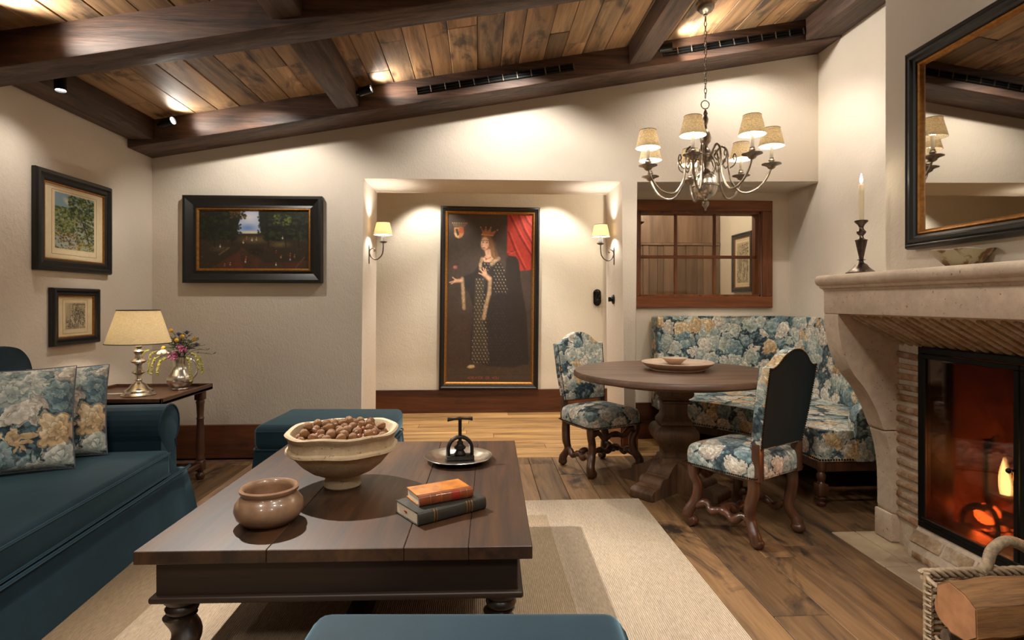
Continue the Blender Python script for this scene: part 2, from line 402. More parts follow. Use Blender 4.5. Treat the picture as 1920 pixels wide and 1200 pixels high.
M['cover_dk'] = m_plain('dark_green_cloth', sr(40, 40, 34), .45, 0, .2, 50, .1, **{'Coat Weight': .2})
M['page'] = m_plain('book_pages', sr(226, 214, 190), .9, 0, .06, 200, .2)
M['wax'] = m_plain('ivory_wax', sr(240, 226, 190), .5, 0, .03, **{'Subsurface Weight': .3})
M['sleeve'] = m_plain('candle_sleeve', sr(240, 234, 220), .5, 0, .03)
M['sleeve_grey'] = m_plain('grey_candle_sleeve', sr(150, 160, 170), .5, 0, .1)
M['porcelain'] = m_plain('black_porcelain', sr(14, 14, 14), .12, 0, .05)
M['cable'] = m_plain('white_cable', sr(222, 212, 196), .6)
M['shade_burlap'] = m_shade('burlap_shade', sr(240, 228, 204), 1, 60, .5)
M['shade_linen'] = m_shade('linen_shade', sr(246, 234, 206), 1, 45, .55, .82, 1.1)
M['shade_silk'] = m_shade('silk_shade', sr(246, 232, 200), 1, 0, .6)
M['shade_trim'] = m_plain('dark_shade_trim', sr(48, 36, 28), .7)
M['bulb'] = m_emit('lit_bulb', (1, .88, .70, 1), 30)
M['lens'] = m_emit('spot_lens', (1, .92, .86, 1), 14)
M['flame'] = m_emit('fire_flame', (1, .40, .07, 1), 9)
M['flame_core'] = m_emit('flame_core', (1, .68, .24, 1), 12)
M['ember'] = m_emit('ember', (1, .16, .03, 1), 2.2)
M['candleflame'] = m_emit('candle_flame', (1, .78, .4, 1), 14)
M['paint'] = m_paint('oil_paint', .5)
M['print'] = m_paint('paper_print', .85)
M['ink'] = m_plain('inscription_paint', sr(150, 86, 58), .6)
def _mirror():
    t = NT('mirror_glass'); return t.done((.56, .54, .50, 1), .02, 1)
M['mirror'] = _mirror()
def _glass(name, tint, gl):
    t = NT(name); f = t.n('Fresnel', {'IOR': 1.45})
    return t.shader(t.n('MixShader', {0: t.math('MULTIPLY', f, gl), 1: t.n('BsdfTransparent', {0: tint}), 2: t.n('BsdfGlossy', {0: (1, 1, 1, 1), 1: .03})}))
M['pane'] = _glass('window_glass', (.93, .92, .88, 1), 1.0)
M['stoveglass'] = _glass('stove_glass', (.72, .60, .55, 1), .9)
def _rug():
    t = NT('woven_rug'); v = t.n('TexCoord', o=3); x = t.n('SeparateXYZ', {0: v}, 0); y = t.n('SeparateXYZ', {0: v}, 1)
    n = t.noise(t.vmath('MULTIPLY', v, (60, 8, 1)), 3, 4, .7); n2 = t.noise(t.vmath('MULTIPLY', v, (3.2, .35, 1)), 1, 2)
    cream = sr(188, 169, 146); tan = sr(162, 140, 110)
    inner = t.math('MULTIPLY', t.math('LESS_THAN', x, .386), t.math('LESS_THAN', y, 3.36))
    c = t.mix(t.math('MULTIPLY', inner, .75), cream, tan)
    lf = t.math('MULTIPLY', t.math('GREATER_THAN', x, -1.34), t.math('LESS_THAN', x, -.42))
    c = t.mix(t.math('MULTIPLY', lf, .6), c, sr(176, 154, 130))
    c = t.mix(t.math('MULTIPLY', t.math('LESS_THAN', x, -1.34), .8), c, sr(132, 108, 80))
    c = t.mix(1, c, t.ramp(n2, [(.35, .86), (.65, 1.08)]), 'MULTIPLY'); c = t.mix(1, c, t.ramp(n, [(.3, .7), (.7, 1.2)]), 'MULTIPLY')
    wv = t.n('TexWave', {'Vector': v, 'Scale': 38.0, 'Distortion': 1.5, 'Detail': 2.0}, bands_direction='X')
    return t.done(c, .95, 0, t.bump(t.math('ADD', n, t.math('MULTIPLY', wv, .8)), .5, .006))
M['rug'] = _rug()

# ------------------------------------------------------------------ the room
def struct(name, mb, m, parent=None, ang=25): return mb.build(name, M[m], parent, ang=ang, kind=None if parent else 'structure')
XL, XR, YB = -2.608, 2.865, 4.78
fl = struct('floor', MB().box(-3.3, 3.3, -2.4, 6.8, -.08, -.012), 'soot')
random.seed(11)
def plank_row(name, parent, mt, horiz, a0, a1, b0, b1, lens):
    """planks filling a strip a0..a1 wide from b0 to b1 along the grain"""
    p = b0 + random.uniform(-1.0, -.1)
    while p < b1:
        q = p + random.choice(lens); s, e = max(p, b0), min(q, b1); p = q
        if e - s < .05: continue
        g = .0016; dz = random.uniform(-.0008, .0008)
        L, Wd = e - s - 2 * g, a1 - a0 - 2 * g
        mb = MB()
        if horiz: mb.box(-L / 2, L / 2, -Wd / 2, Wd / 2, -.018, 0, .002, 1); loc = ((s + e) / 2, (a0 + a1) / 2, dz)
        else: mb.box(-Wd / 2, Wd / 2, -L / 2, L / 2, -.018, 0, .002, 1); loc = ((a0 + a1) / 2, (s + e) / 2, dz)
        mb.build(name, mt, parent, loc)
x = XL
while x < XR - .02:
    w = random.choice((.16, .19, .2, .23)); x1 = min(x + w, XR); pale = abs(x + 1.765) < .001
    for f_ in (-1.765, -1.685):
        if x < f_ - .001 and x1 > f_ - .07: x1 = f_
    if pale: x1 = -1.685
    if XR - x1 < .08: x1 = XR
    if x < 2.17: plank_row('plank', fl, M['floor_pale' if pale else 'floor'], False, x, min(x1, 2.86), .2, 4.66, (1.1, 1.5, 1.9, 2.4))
    elif x < XR: plank_row('plank', fl, M['floor'], False, x, x1, 3.05, 5.24, (1.1, 1.5))
    x = x1
y = 4.66
while y < 6.57:
    w = random.choice((.13, .15, .17)); y1 = min(y + w, 6.58)
    plank_row('plank', fl, M['hallfloor'], True, y, y1, -1.7, 2.3 if y < 4.85 else 2.74, (1.2, 1.7, 2.2))
    y = y1
# walls
struct('wall_left', MB().box(XL - .15, XL, -2.3, 5.4, 0, 2.75), 'plaster')
wb = MB().prism([(-2.75, 0), (-.955, 0), (-.955, 2.265), (1.19, 2.265), (1.19, 0), (1.296, 0), (1.296, 2.262), (XR + .1, 2.262), (XR + .1, 3.7), (-2.75, 2.75)], 'y', YB, 5.40, .012, 2)
struct('wall_back', wb, 'plaster')
WX0, WX1, WZ0, WZ1 = 1.45, 2.60, 1.30, 2.085
nb = MB()
nb.box(1.24, WX0, 5.25, 5.395, 0, 2.3); nb.box(WX1, XR + .1, 5.25, 5.395, 0, 2.3); nb.box(WX0, WX1, 5.25, 5.395, 0, WZ0); nb.box(WX0, WX1, 5.25, 5.395, WZ1, 2.3)
struct('wall_niche', nb, 'plaster')
struct('wall_right', MB().box(XR, XR + .15, -2.3, 5.6, 0, 3.75), 'plaster')
struct('wall_front', MB().box(-2.8, 3.0, -2.4, -2.25, 0, 3.75), 'plaster')
struct('wall_hall', MB().box(-3.2, 3.0, 6.58, 6.7, 0, 2.75), 'plaster_hall')
struct('wall_hall_end', MB().box(2.75, 2.86, 5.41, 6.58, 0, 2.75), 'plaster_hall')
struct('wall_hall_left', MB().box(-3.2, -3.05, 5.41, 6.58, 0, 2.75), 'plaster_hall')
struct('wall_hall_front', MB().box(-3.2, -2.74, 5.3, 5.42, 0, 2.75), 'plaster_hall')
struct('ceiling_hall', MB().box(-3.2, 3.0, 5.41, 6.7, 2.66, 2.75), 'plaster_hall')
struct('wall_chimney', MB().prism([(3.0, 1.35), (XR, 1.398), (XR, 3.7), (3.0, 3.7)][::-1] if 0 else [(1.25, 1.398), (2.862, 1.398), (2.862, 3.7), (1.25, 3.7)], 'x', 2.07, XR), 'plaster')
# baseboards
def bboard(name, x0, x1, y0, y1, h, m): struct(name, MB().box(x0, x1, y0, y1, 0, h, .004, 1), m)
bboard('baseboard_left', XL, XL + .022, 3.5, YB, .268, 'base_y')
bboard('baseboard_back', XL + .022, -.97, YB - .022, YB, .268, 'base')
bboard('baseboard_pillar', 1.18, 1.31, YB - .022, YB, .268, 'base')
bboard('baseboard_jamb_left', -.955, -.935, YB, 5.40, .262, 'base_y')
bboard('baseboard_jamb_right', 1.17, 1.19, YB, 5.40, .262, 'base_y')
bboard('baseboard_niche_left', 1.296, 1.316, YB, 5.23, .268, 'base_y')
bboard('baseboard_niche', 1.316, XR, 5.23, 5.25, .33, 'base')
bboard('baseboard_hall', -3.0, 2.74, 6.556, 6.58, .262, 'base')
bboard('baseboard_right', XR - .022, XR, 3.05, 5.23, .268, 'base_y')
# roof timbers
BD = .18
def slope_beam(name, y0, y1, x0=XL, x1=XR, d=BD, off=0):
    mb = MB().prism([(x0, roofz(x0, off)), (x1, roofz(x1, off)), (x1, roofz(x1, off + d + .02)), (x0, roofz(x0, off + d + .02))], 'y', y0, y1, .012, 2)
    return struct(name, mb, 'beam')
slope_beam('trim_1', 4.45, YB)
slope_beam('trim_2', 3.05, 3.26)
slope_beam('trim_3', 1.62, 1.83)
slope_beam('trim_4', .15, .36)
def purlin(name, x0, x1, y0, y1, dz=.035):
    mb = MB().prism([(x0, roofz(x0, dz)), (x1, roofz(x1, dz)), (x1, roofz(x1, BD + .01)), (x0, roofz(x0, BD + .01))], 'y', y0, y1, .01, 2)
    return struct(name, mb, 'beam_y')
n = 5
for y0, y1 in ((3.262, 4.448), (1.832, 3.048), (.362, 1.618)):
    for x0, x1 in ((-1.07, -.91), (1.15, 1.32)):
        purlin('trim_%d' % n, x0, x1, y0, y1); n += 1
    purlin('trim_%d' % n, 2.56, XR - .002, y0, y1, .012); n += 1
    struct('trim_%d' % n, MB().box(XL + .002, -2.41, y0, y1, 2.452, 2.60, .01, 2), 'beam_y'); n += 1
# ceiling boards, each its own object
ce = struct('ceiling', MB().prism([(XL - .1, roofz(XL - .1, BD + .03)), (XR + .1, roofz(XR + .1, BD + .03)), (XR + .1, roofz(XR + .1, BD + .12)), (XL - .1, roofz(XL - .1, BD + .12))], 'y', -2.4, 5.4), 'beam')
random.seed(5)
for y0, y1 in ((3.24, 4.47), (1.81, 3.07), (.34, 1.64)):
    x = XL + .02
    while x < XR - .02:
        w = random.choice((.14, .16, .175, .19)); x1 = min(x + w, XR - .01)
        cuts = [y0, y1] if random.random() < .6 else [y0, y0 + random.uniform(.3, .85) * (y1 - y0), y1]
        for a, b in zip(cuts, cuts[1:]):
            xm = (x + x1) / 2; hw = (x1 - x) / 2 - .0018; hl = (b - a) / 2 - .0012; sl = .1755; j = random.uniform(0, .004)
            z0 = lambda q: sl * q
            pr = [(-hw, z0(-hw)), (hw, z0(hw)), (hw, z0(hw) + .022), (-hw, z0(-hw) + .022)]
            MB().prism(pr, 'y', -hl, hl, .003, 1).build('board', M['board'], ce, (xm, (a + b) / 2, roofz(xm, BD + j)))
        x = x1
# stone slabs of the hearth, let into the floor
he = thing('hearth', 'pale stone slab hearth let into the floor before the fireplace', 'hearth', (1.9, 3.05, 0))
yy = 0
for L in (.42, .5, .5, .4):
    MB().box(.0015, .13, -yy - L + .004, -yy, -.016, .004, .003, 1).build('slab', M['hearth'], he)
    MB().box(.135, .31, -yy - L * .9 + .004, -yy * .9, -.016, .004, .003, 1).build('slab', M['hearth'], he); yy += L

# ------------------------------------------------------------------ window between niche and hall
wn = thing('window_1', None, None, (0, 5.25, 0), kind='structure')
FX0, FX1, FZ0, FZ1 = 1.335, 2.696, 1.197, 2.182
mb = MB()
MB().box(FX0, FX1, -.03, 0, WZ1, FZ1, .004, 1).build('frame_rail', M['winwood'], wn)
MB().box(FX0, FX1, -.03, 0, FZ0, WZ0, .004, 1).build('frame_rail', M['winwood'], wn)
MB().box(FX0, WX0, -.03, 0, WZ0, WZ1, .004, 1).build('frame_stile', M['winwood_z'], wn)
MB().box(WX1, FX1, -.03, 0, WZ0, WZ1, .004, 1).build('frame_stile', M['winwood_z'], wn)
MB().box(WX0, WX1, 0, .14, WZ1 - .022, WZ1, .002, 1).box(WX0, WX1, 0, .14, WZ0, WZ0 + .018, .002, 1).box(WX1 - .022, WX1, 0, .14, WZ0, WZ1, .002, 1).box(WX0, WX0 + .022, 0, .14, WZ0, WZ1, .002, 1).build('reveal_lining', M['winwood_z'], wn)
gx = [WX0 + .022, 1.818, 2.185, WX1 - .022]; gz = [WZ0 + .018, 1.668, WZ1 - .022]
for xx in gx[1:3]: MB().box(xx - .014, xx + .014, .06, .085, gz[0], gz[2], .004, 1).build('glazing_bar', M['winwood_z'], wn)
MB().box(gx[0], gx[3], .058, .087, gz[1] - .014, gz[1] + .014, .004, 1).build('glazing_bar', M['winwood'], wn)
for i in range(3):
    for j in range(2):
        MB().box(gx[i], gx[i + 1], .071, .074, gz[j], gz[j + 1]).build('pane', M['pane'], wn)
# hall seen through it: upright board panelling
hp = thing('wood_panelling', 'upright brown board panelling seen through the interior window', 'panelling', (1.6, 6.55, .262))
xx = -.15; random.seed(3)
while xx < 1.13:
    w = random.choice((.07, .1, .13)); w = min(w, 1.14 - xx)
    MB().box(xx, xx + w - .003, -.03 - random.uniform(0, .006), .029, .0, 1.63, .002, 1).build('board', M['panelwood'], hp); xx += w
MB().box(-.15, 1.14, -.034, .029, 1.66, 2.38, .004, 1).build('upper_panel', M['panelwood'], hp)
MB().box(-.15, 1.14, -.05, .029, 1.632, 1.658, .004, 1).build('cornice_board', M['panelwood'], hp)

# ------------------------------------------------------------------ fireplace
fp = thing('fireplace', 'pale limestone fireplace with deep curved hood and glazed black stove doors', 'fireplace', (2.2, 2.27, 0))
def fx(mb, name, m, **k): return mb.build(name, M[m], fp, (-2.2, -2.27, 0), **k)
YF, YN = 3.015, 1.44
sh = [(1.86, 1.305), (1.842, 1.307), (1.836, 1.318), (1.822, 1.322), (1.818, 1.334)] + [(1.822 + .028 * math.cos(a), 1.3625 + .0295 * math.sin(a)) for a in [R(v) for v in range(265, 89, -22)]] + [(1.84, 1.392), (2.3, 1.392), (2.3, 1.305)]
fx(MB().prism(sh, 'y', YN - .03, YF + .012, 0), 'mantel_shelf', 'lime', ang=50)
fx(MB().box(1.835, 1.90, YN, YF, 1.188, 1.307, .006, 2), 'frieze', 'lime')
fx(MB().box(1.90, 2.85, YF - .1, YF, 1.188, 1.305), 'side_return', 'lime')
cor = spl([(1.838, 1.188), (1.846, 1.09), (1.873, .975), (1.925, .875), (1.985, .80), (2.045, .69), (2.085, .585)], 5) + [(2.30, .585), (2.30, 1.188)]
leg = spl([(2.090, .580), (2.112, .50), (2.128, .40), (2.134, .28), (2.134, .152)], 4) + [(2.30, .152), (2.30, .580)]
for ya, yb in ((YF - .12, YF), (YN, YN + .12)):
    fx(MB().prism(cor, 'y', ya, yb, .004, 1), 'corbel', 'lime', ang=40)
    fx(MB().prism(leg, 'y', ya, yb, .004, 1), 'corbel_foot', 'lime', ang=40)
    fx(MB().box(2.122, 2.30, ya - .004, yb + .006, .006, .150, .006, 2), 'plinth', 'lime')
# mortar beds and bricks: side cheek, hood and sill
fx(MB().box(2.166, 2.30, 2.74, YF - .1, 0, 1.06), 'cheek_mortar', 'mortar')
random.seed(21)
def brick(cx, cy, cz, sx, sy, sz, rot=(0, 0, 0), mt='brick'):
    mb = MB().box(-sx / 2, sx / 2, -sy / 2, sy / 2, -sz / 2, sz / 2, min(sx, sy, sz) * .3, 2)
    for v in mb.bm.verts: v.co += Vector((random.uniform(-1, 1), random.uniform(-1, 1), random.uniform(-1, 1))) * .0022
    return mb.build('brick', M[mt], fp, (cx - 2.2, cy - 2.27, cz), rot, ang=60)
z = .155
while z < 1.01:
    h = random.uniform(.026, .032)
    brick(2.164, 2.832 + random.uniform(-.003, .003), z, .024, .172, h, (random.uniform(-.05, .05) + .03, 0, 0))
    z += random.uniform(.050, .060)
hd = [(1.90, 1.186), (2.20, 1.022), (2.285, 1.03), (2.285, 1.30), (1.90, 1.30)]
fx(MB().prism(hd, 'y', YN + .12, YF - .12), 'hood_mortar', 'mortar')
a = math.atan2(-(1.186 - 1.022), (2.20 - 1.90)); y = YF - .145
while y > YN + .15:
    w = random.uniform(.026, .034)
    brick(2.052, y, 1.105, .325, w, .028, (0, -a, random.uniform(-.04, .04)), 'brick_hood')
    y -= random.uniform(.050, .064)
fx(MB().prism([(2.098, .006), (2.098, .05), (2.150, .153), (2.30, .153), (2.30, .006)], 'y', 1.60, 2.742), 'sill_mortar', 'mortar')
y = 2.725
while y > 1.8:
    L = random.uniform(.12, .2)
    brick(2.101, y - L / 2, .026, .014, L - .014, .034, (0, 0, 0)); brick(2.125, y - L / 2 + .03, .104, .014, L - .02, .06, (0, R(27), 0), 'brick_hood'); y -= L
# firebox
fx(MB().box(2.30, 2.84, 1.66, 2.83, .08, .13).box(2.80, 2.84, 1.66, 2.83, .13, 1.15).box(2.30, 2.84, 1.62, 1.66, .08, 1.15).box(2.30, 2.84, 2.83, 2.87, .08, 1.15).box(2.30, 2.84, 1.62, 2.87, 1.15, 1.19), 'firebox', 'soot')
# stove front: outer frame, two glazed leaves
Y0, Y1, Z0, Z1 = 2.737, 1.665, .155, 1.030
def ring(y0, y1, z0, z1, w, x0, x1, name, m='black'):
    return fx(MB().box(x0, x1, y1, y0, z1 - w, z1, .003, 1).box(x0, x1, y1, y0, z0, z0 + w, .003, 1).box(x0, x1, y0 - w, y0, z0 + w, z1 - w, .003, 1).box(x0, x1, y1, y1 + w, z0 + w, z1 - w, .003, 1), name, m)
ring(Y0, Y1, Z0, Z1, .030, 2.142, 2.30, 'door_surround')
for a_, b_ in ((Y0 - .032, 2.198), (2.192, Y1 + .032)):
    dr = ring(a_, b_, Z0 + .032, Z1 - .032, .022, 2.136, 2.156, 'stove_door')
    MB().box(2.145, 2.149, b_ + .02, a_ - .02, Z0 + .05, Z1 - .05).build('door_pane', M['stoveglass'], dr)
    if a_ > 2.5: MB().tube([(2.136, 2.210, .575), (2.114, 2.210, .575)], .005, 8).ball((2.109, 2.210, .575), .011).build('door_knob', M['black'], dr)
# fire: logs, flames, embers, andirons
def andiron(y, nm):
    t = thing('andiron', nm, 'andiron', (2.40, y, .13), group=None)
    MB().box(-.014, .014, -.014, .014, .11, .47, .004, 1).build('post', M['iron'], t)
    MB().tube(spl([(0, 0, .45), (-.03, -.02, .44), (-.05, -.05, .43), (-.05, -.075, .46), (-.05, -.085, .50)], 5), .010, 8).build('hook', M['iron'], t)
    for s in (-1, 1):
        pts = spl([(0, s * .005, .13), (-.02, s * .045, .135), (-.035, s * .085, .10), (-.04, s * .095, .05), (-.045, s * .07, .022), (-.05, s * .045, .03), (-.05, s * .045, .055)], 5)
        MB().tube(pts, .014, 8, flat=1.3).build('scroll_foot', M['iron'], t)
    MB().box(.0, .30, -.012, .012, .10, .125, .003, 1).box(.27, .30, -.012, .012, .0, .1, .003, 1).build('bar', M['iron'], t)
andiron(2.63, 'wrought iron andiron with curled feet left of the flames behind the stove glass')
andiron(2.03, 'second wrought iron andiron behind the nearer stove door')
def log(name, label, loc, rot, r, L, grp=None, bark='bark', end='logwood', poly=None, cat='log'):
    o = thing(name, label, cat, loc, group=grp); o.rotation_euler = rot
    random.seed(int(L * 977 + loc[0] * 131 + loc[1] * 57) & 0xffff)
    prof = poly or [((math.cos(t_) * r * random.uniform(.93, 1.06)), math.sin(t_) * r * random.uniform(.93, 1.06)) for t_ in [2 * PI * k / 14 for k in range(14)]]
    nseg = 11; rings = []
    for k in range(nseg + 1):
        x_ = -L / 2 + L * k / nseg; dy, dz_ = random.uniform(-.06, .06) * r, random.uniform(-.05, .05) * r
        rings.append([(x_, p[0] * random.uniform(.945, 1.055) + dy, p[1] * random.uniform(.945, 1.055) + dz_) for p in prof])
    MB().rings(rings).build('log_body', M[bark], o, ang=45)
    for s_, rg in ((-1, rings[0]), (1, rings[-1])):
        cy, cz = sum(q[1] for q in rg) / len(rg), sum(q[2] for q in rg) / len(rg)
        inner = [(cy + (q[1] - cy) * .94, cz + (q[2] - cz) * .94) for q in rg]; x_ = s_ * L / 2
        MB().prism(inner, 'x', x_ - .003, x_ + .003).build('cut_end', M[end], o)
    return o
log('fire_log', 'charred log burning low across the andirons behind the stove glass', (2.50, 2.31, .305), (0, 0, R(90)), .052, .62, bark='soot', end='soot')
log('fire_log', 'upper charred log wrapped in flames behind the stove glass', (2.56, 2.30, .40), (0, R(5), R(84)), .045, .5, bark='soot', end='soot')
fr = thing('fire', 'orange flames licking up from the burning logs in the stove', 'fire', (2.46, 2.50, .395))
random.seed(9)
for k in range(16):
    h = random.uniform(.10, .27); cx, cy = random.uniform(-.05, .09), .10 - k * .03; zb = random.uniform(-.07, .07); w = random.uniform(.016, .032); ph = random.uniform(0, 6)
    prof = [(w * math.sin(PI * min(1, (u * .82 + .18)) ** .8) * (1 - u) ** .35 + .0005, h * u) for u in [q / 11 for q in range(12)]]
    f = lambda x_, y_, z_, a_, r_: (x_ * .7 + .012 * math.sin(z_ * 24 + ph), y_ + .018 * math.sin(z_ * 19 + ph), z_)
    MB().lathe(prof, 12, (cx, cy, zb), fn=f).build('flame', M['flame_core' if k % 3 == 0 else 'flame'], fr)
em = MB(); random.seed(2)
for k in range(90):
    em.ball((random.uniform(-.06, .2), random.uniform(-.5, .2), -.255 + random.uniform(0, .008)), random.uniform(.006, .016), 6, 4)
em.build('ember_bed', M['ember'], fr, kind='stuff')
light('fire_glow', 'POINT', (2.54, 2.45, .38), 32, (1, .20, .035), .09)
light('ember_glow', 'POINT', (2.40, 2.64, .24), 9, (1, .14, .02), .05)

# ------------------------------------------------------------------ painted pictures (flat prints as vertex colours on real canvases)
def vnoise(h, w, cell, seed):
    g = np.random.RandomState(seed); gh, gw = int(h / cell) + 3, int(w / cell) + 3; a = g.rand(gh, gw)
    y = np.arange(h) / cell; x = np.arange(w) / cell; yi = y.astype(int); xi = x.astype(int)
    fy = (y - yi)[:, None]; fx_ = (x - xi)[None]; fy = fy * fy * (3 - 2 * fy); fx_ = fx_ * fx_ * (3 - 2 * fx_)
    A = a[yi][:, xi]; B = a[yi][:, xi + 1]; Cc = a[yi + 1][:, xi]; D = a[yi + 1][:, xi + 1]
    return A * (1 - fx_) * (1 - fy) + B * fx_ * (1 - fy) + Cc * (1 - fx_) * fy + D * fx_ * fy
def fbm(h, w, cell, seed): return sum(vnoise(h, w, cell / 2 ** k, seed + k) / 2 ** k for k in range(4)) / 1.875
class Paint:
    """u right, v down, both 0..1; colours sRGB 0-255"""
    def __init__(s, w, h, bg):
        s.w, s.h = w, h; s.a = np.zeros((h, w, 3)) + np.array(bg, float)
        s.V, s.U = np.meshgrid((np.arange(h) + .5) / h, (np.arange(w) + .5) / w, indexing='ij')
    def lay(s, m, col): m = np.clip(m, 0, 1)[..., None]; s.a = s.a * (1 - m) + np.array(col, float) * m
    def ell(s, u, v, ru, rv, col, soft=.25, k=1.0, rot=0):
        du, dv = s.U - u, (s.V - v) * s.h / s.w; c_, s_ = math.cos(rot), math.sin(rot); rv = rv * s.h / s.w
        d = np.sqrt(((du * c_ + dv * s_) / ru) ** 2 + ((-du * s_ + dv * c_) / rv) ** 2)
        s.lay(np.clip((1 - d) / soft, 0, 1) * k, col)
    def poly(s, pts, col, k=1.0, tex=None):
        ins = np.zeros(s.U.shape, bool); n = len(pts)
        for i in range(n):
            (x1, y1), (x2, y2) = pts[i], pts[(i + 1) % n]
            if y1 == y2: continue
            c_ = ((y1 > s.V) != (y2 > s.V)) & (s.U < (x2 - x1) * (s.V - y1) / (y2 - y1) + x1); ins ^= c_
        m = ins.astype(float)
        for _ in range(2): m[1:-1, 1:-1] = (m[1:-1, 1:-1] * 2 + m[:-2, 1:-1] + m[2:, 1:-1] + m[1:-1, :-2] + m[1:-1, 2:]) / 6
        if tex is not None: m = m * tex
        s.lay(m * k, col); return m
    def line(s, pts, w, col, k=1.0):
        for (x1, y1), (x2, y2) in zip(pts, pts[1:]):
            ar = s.h / s.w; dx, dy = x2 - x1, (y2 - y1) * ar; L = dx * dx + dy * dy + 1e-9
            t = np.clip(((s.U - x1) * dx + (s.V - y1) * ar * dy) / L, 0, 1)
            d = np.hypot(s.U - x1 - t * dx, (s.V - y1) * ar - t * dy); s.lay(np.clip(1.5 - d / w, 0, 1) * k, col)
    def dab(s, u, v, r, col, k=.8, asp=1.0):
        x, y = int(u * s.w), int(v * s.h); R_ = int(r * s.w * max(1, asp)) + 2
        y0, y1, x0, x1 = max(0, y - R_), min(s.h, y + R_ + 1), max(0, x - R_), min(s.w, x + R_ + 1)
        if y0 >= y1 or x0 >= x1: return
        yy, xx = np.mgrid[y0:y1, x0:x1]; d = np.hypot((xx + .5 - u * s.w) / asp, yy + .5 - v * s.h) / (r * s.w + 1e-6)
        m = (np.clip((1 - d) / .4, 0, 1) * k)[..., None]; s.a[y0:y1, x0:x1] = s.a[y0:y1, x0:x1] * (1 - m) + np.array(col, float) * m
    def canvas(s, name, mt, W_, H_, parent, loc):
        """flat canvas in local XZ facing -Y, one vertex per dab of paint"""
        h, w = s.h, s.w; xs = np.linspace(-W_ / 2, W_ / 2, w); zs = np.linspace(H_ / 2, -H_ / 2, h)
        co = np.zeros((h, w, 3)); co[..., 0] = xs[None]; co[..., 2] = zs[:, None]
        idx = np.arange(h * w).reshape(h, w); q = np.stack([idx[:-1, :-1], idx[1:, :-1], idx[1:, 1:], idx[:-1, 1:]], -1).reshape(-1, 4)
        me = bpy.data.meshes.new(name); me.vertices.add(h * w); me.vertices.foreach_set('co', co.ravel())
        me.loops.add(q.size); me.loops.foreach_set('vertex_index', q.ravel()); me.polygons.add(len(q))
        me.polygons.foreach_set('loop_start', np.arange(0, q.size, 4)); me.update()
        c = np.clip(s.a / 255, 0, 1); c = np.where(c <= .04045, c / 12.92, ((c + .055) / 1.055) ** 2.4)
        at = me.color_attributes.new('paint', 'FLOAT_COLOR', 'POINT'); at.data.foreach_set('color', np.concatenate([c, np.ones((h, w, 1))], -1).astype(np.float32).ravel())
        me.materials.append(mt); return mkobj(name, me, parent, loc)
def frame_part(name, mt, w, h, prof, parent, ang=20):
    """mitred moulding round a w x h picture; prof = (inset from outer edge, depth towards the room)"""
    rs = []
    for t_, p in prof: rs.append([(sx * (w / 2 - t_), -p, sz * (h / 2 - t_)) for sx, sz in ((-1, -1), (1, -1), (1, 1), (-1, 1))])
    return MB().rings(rs, True, False, False).build(name, mt, parent, ang=ang)

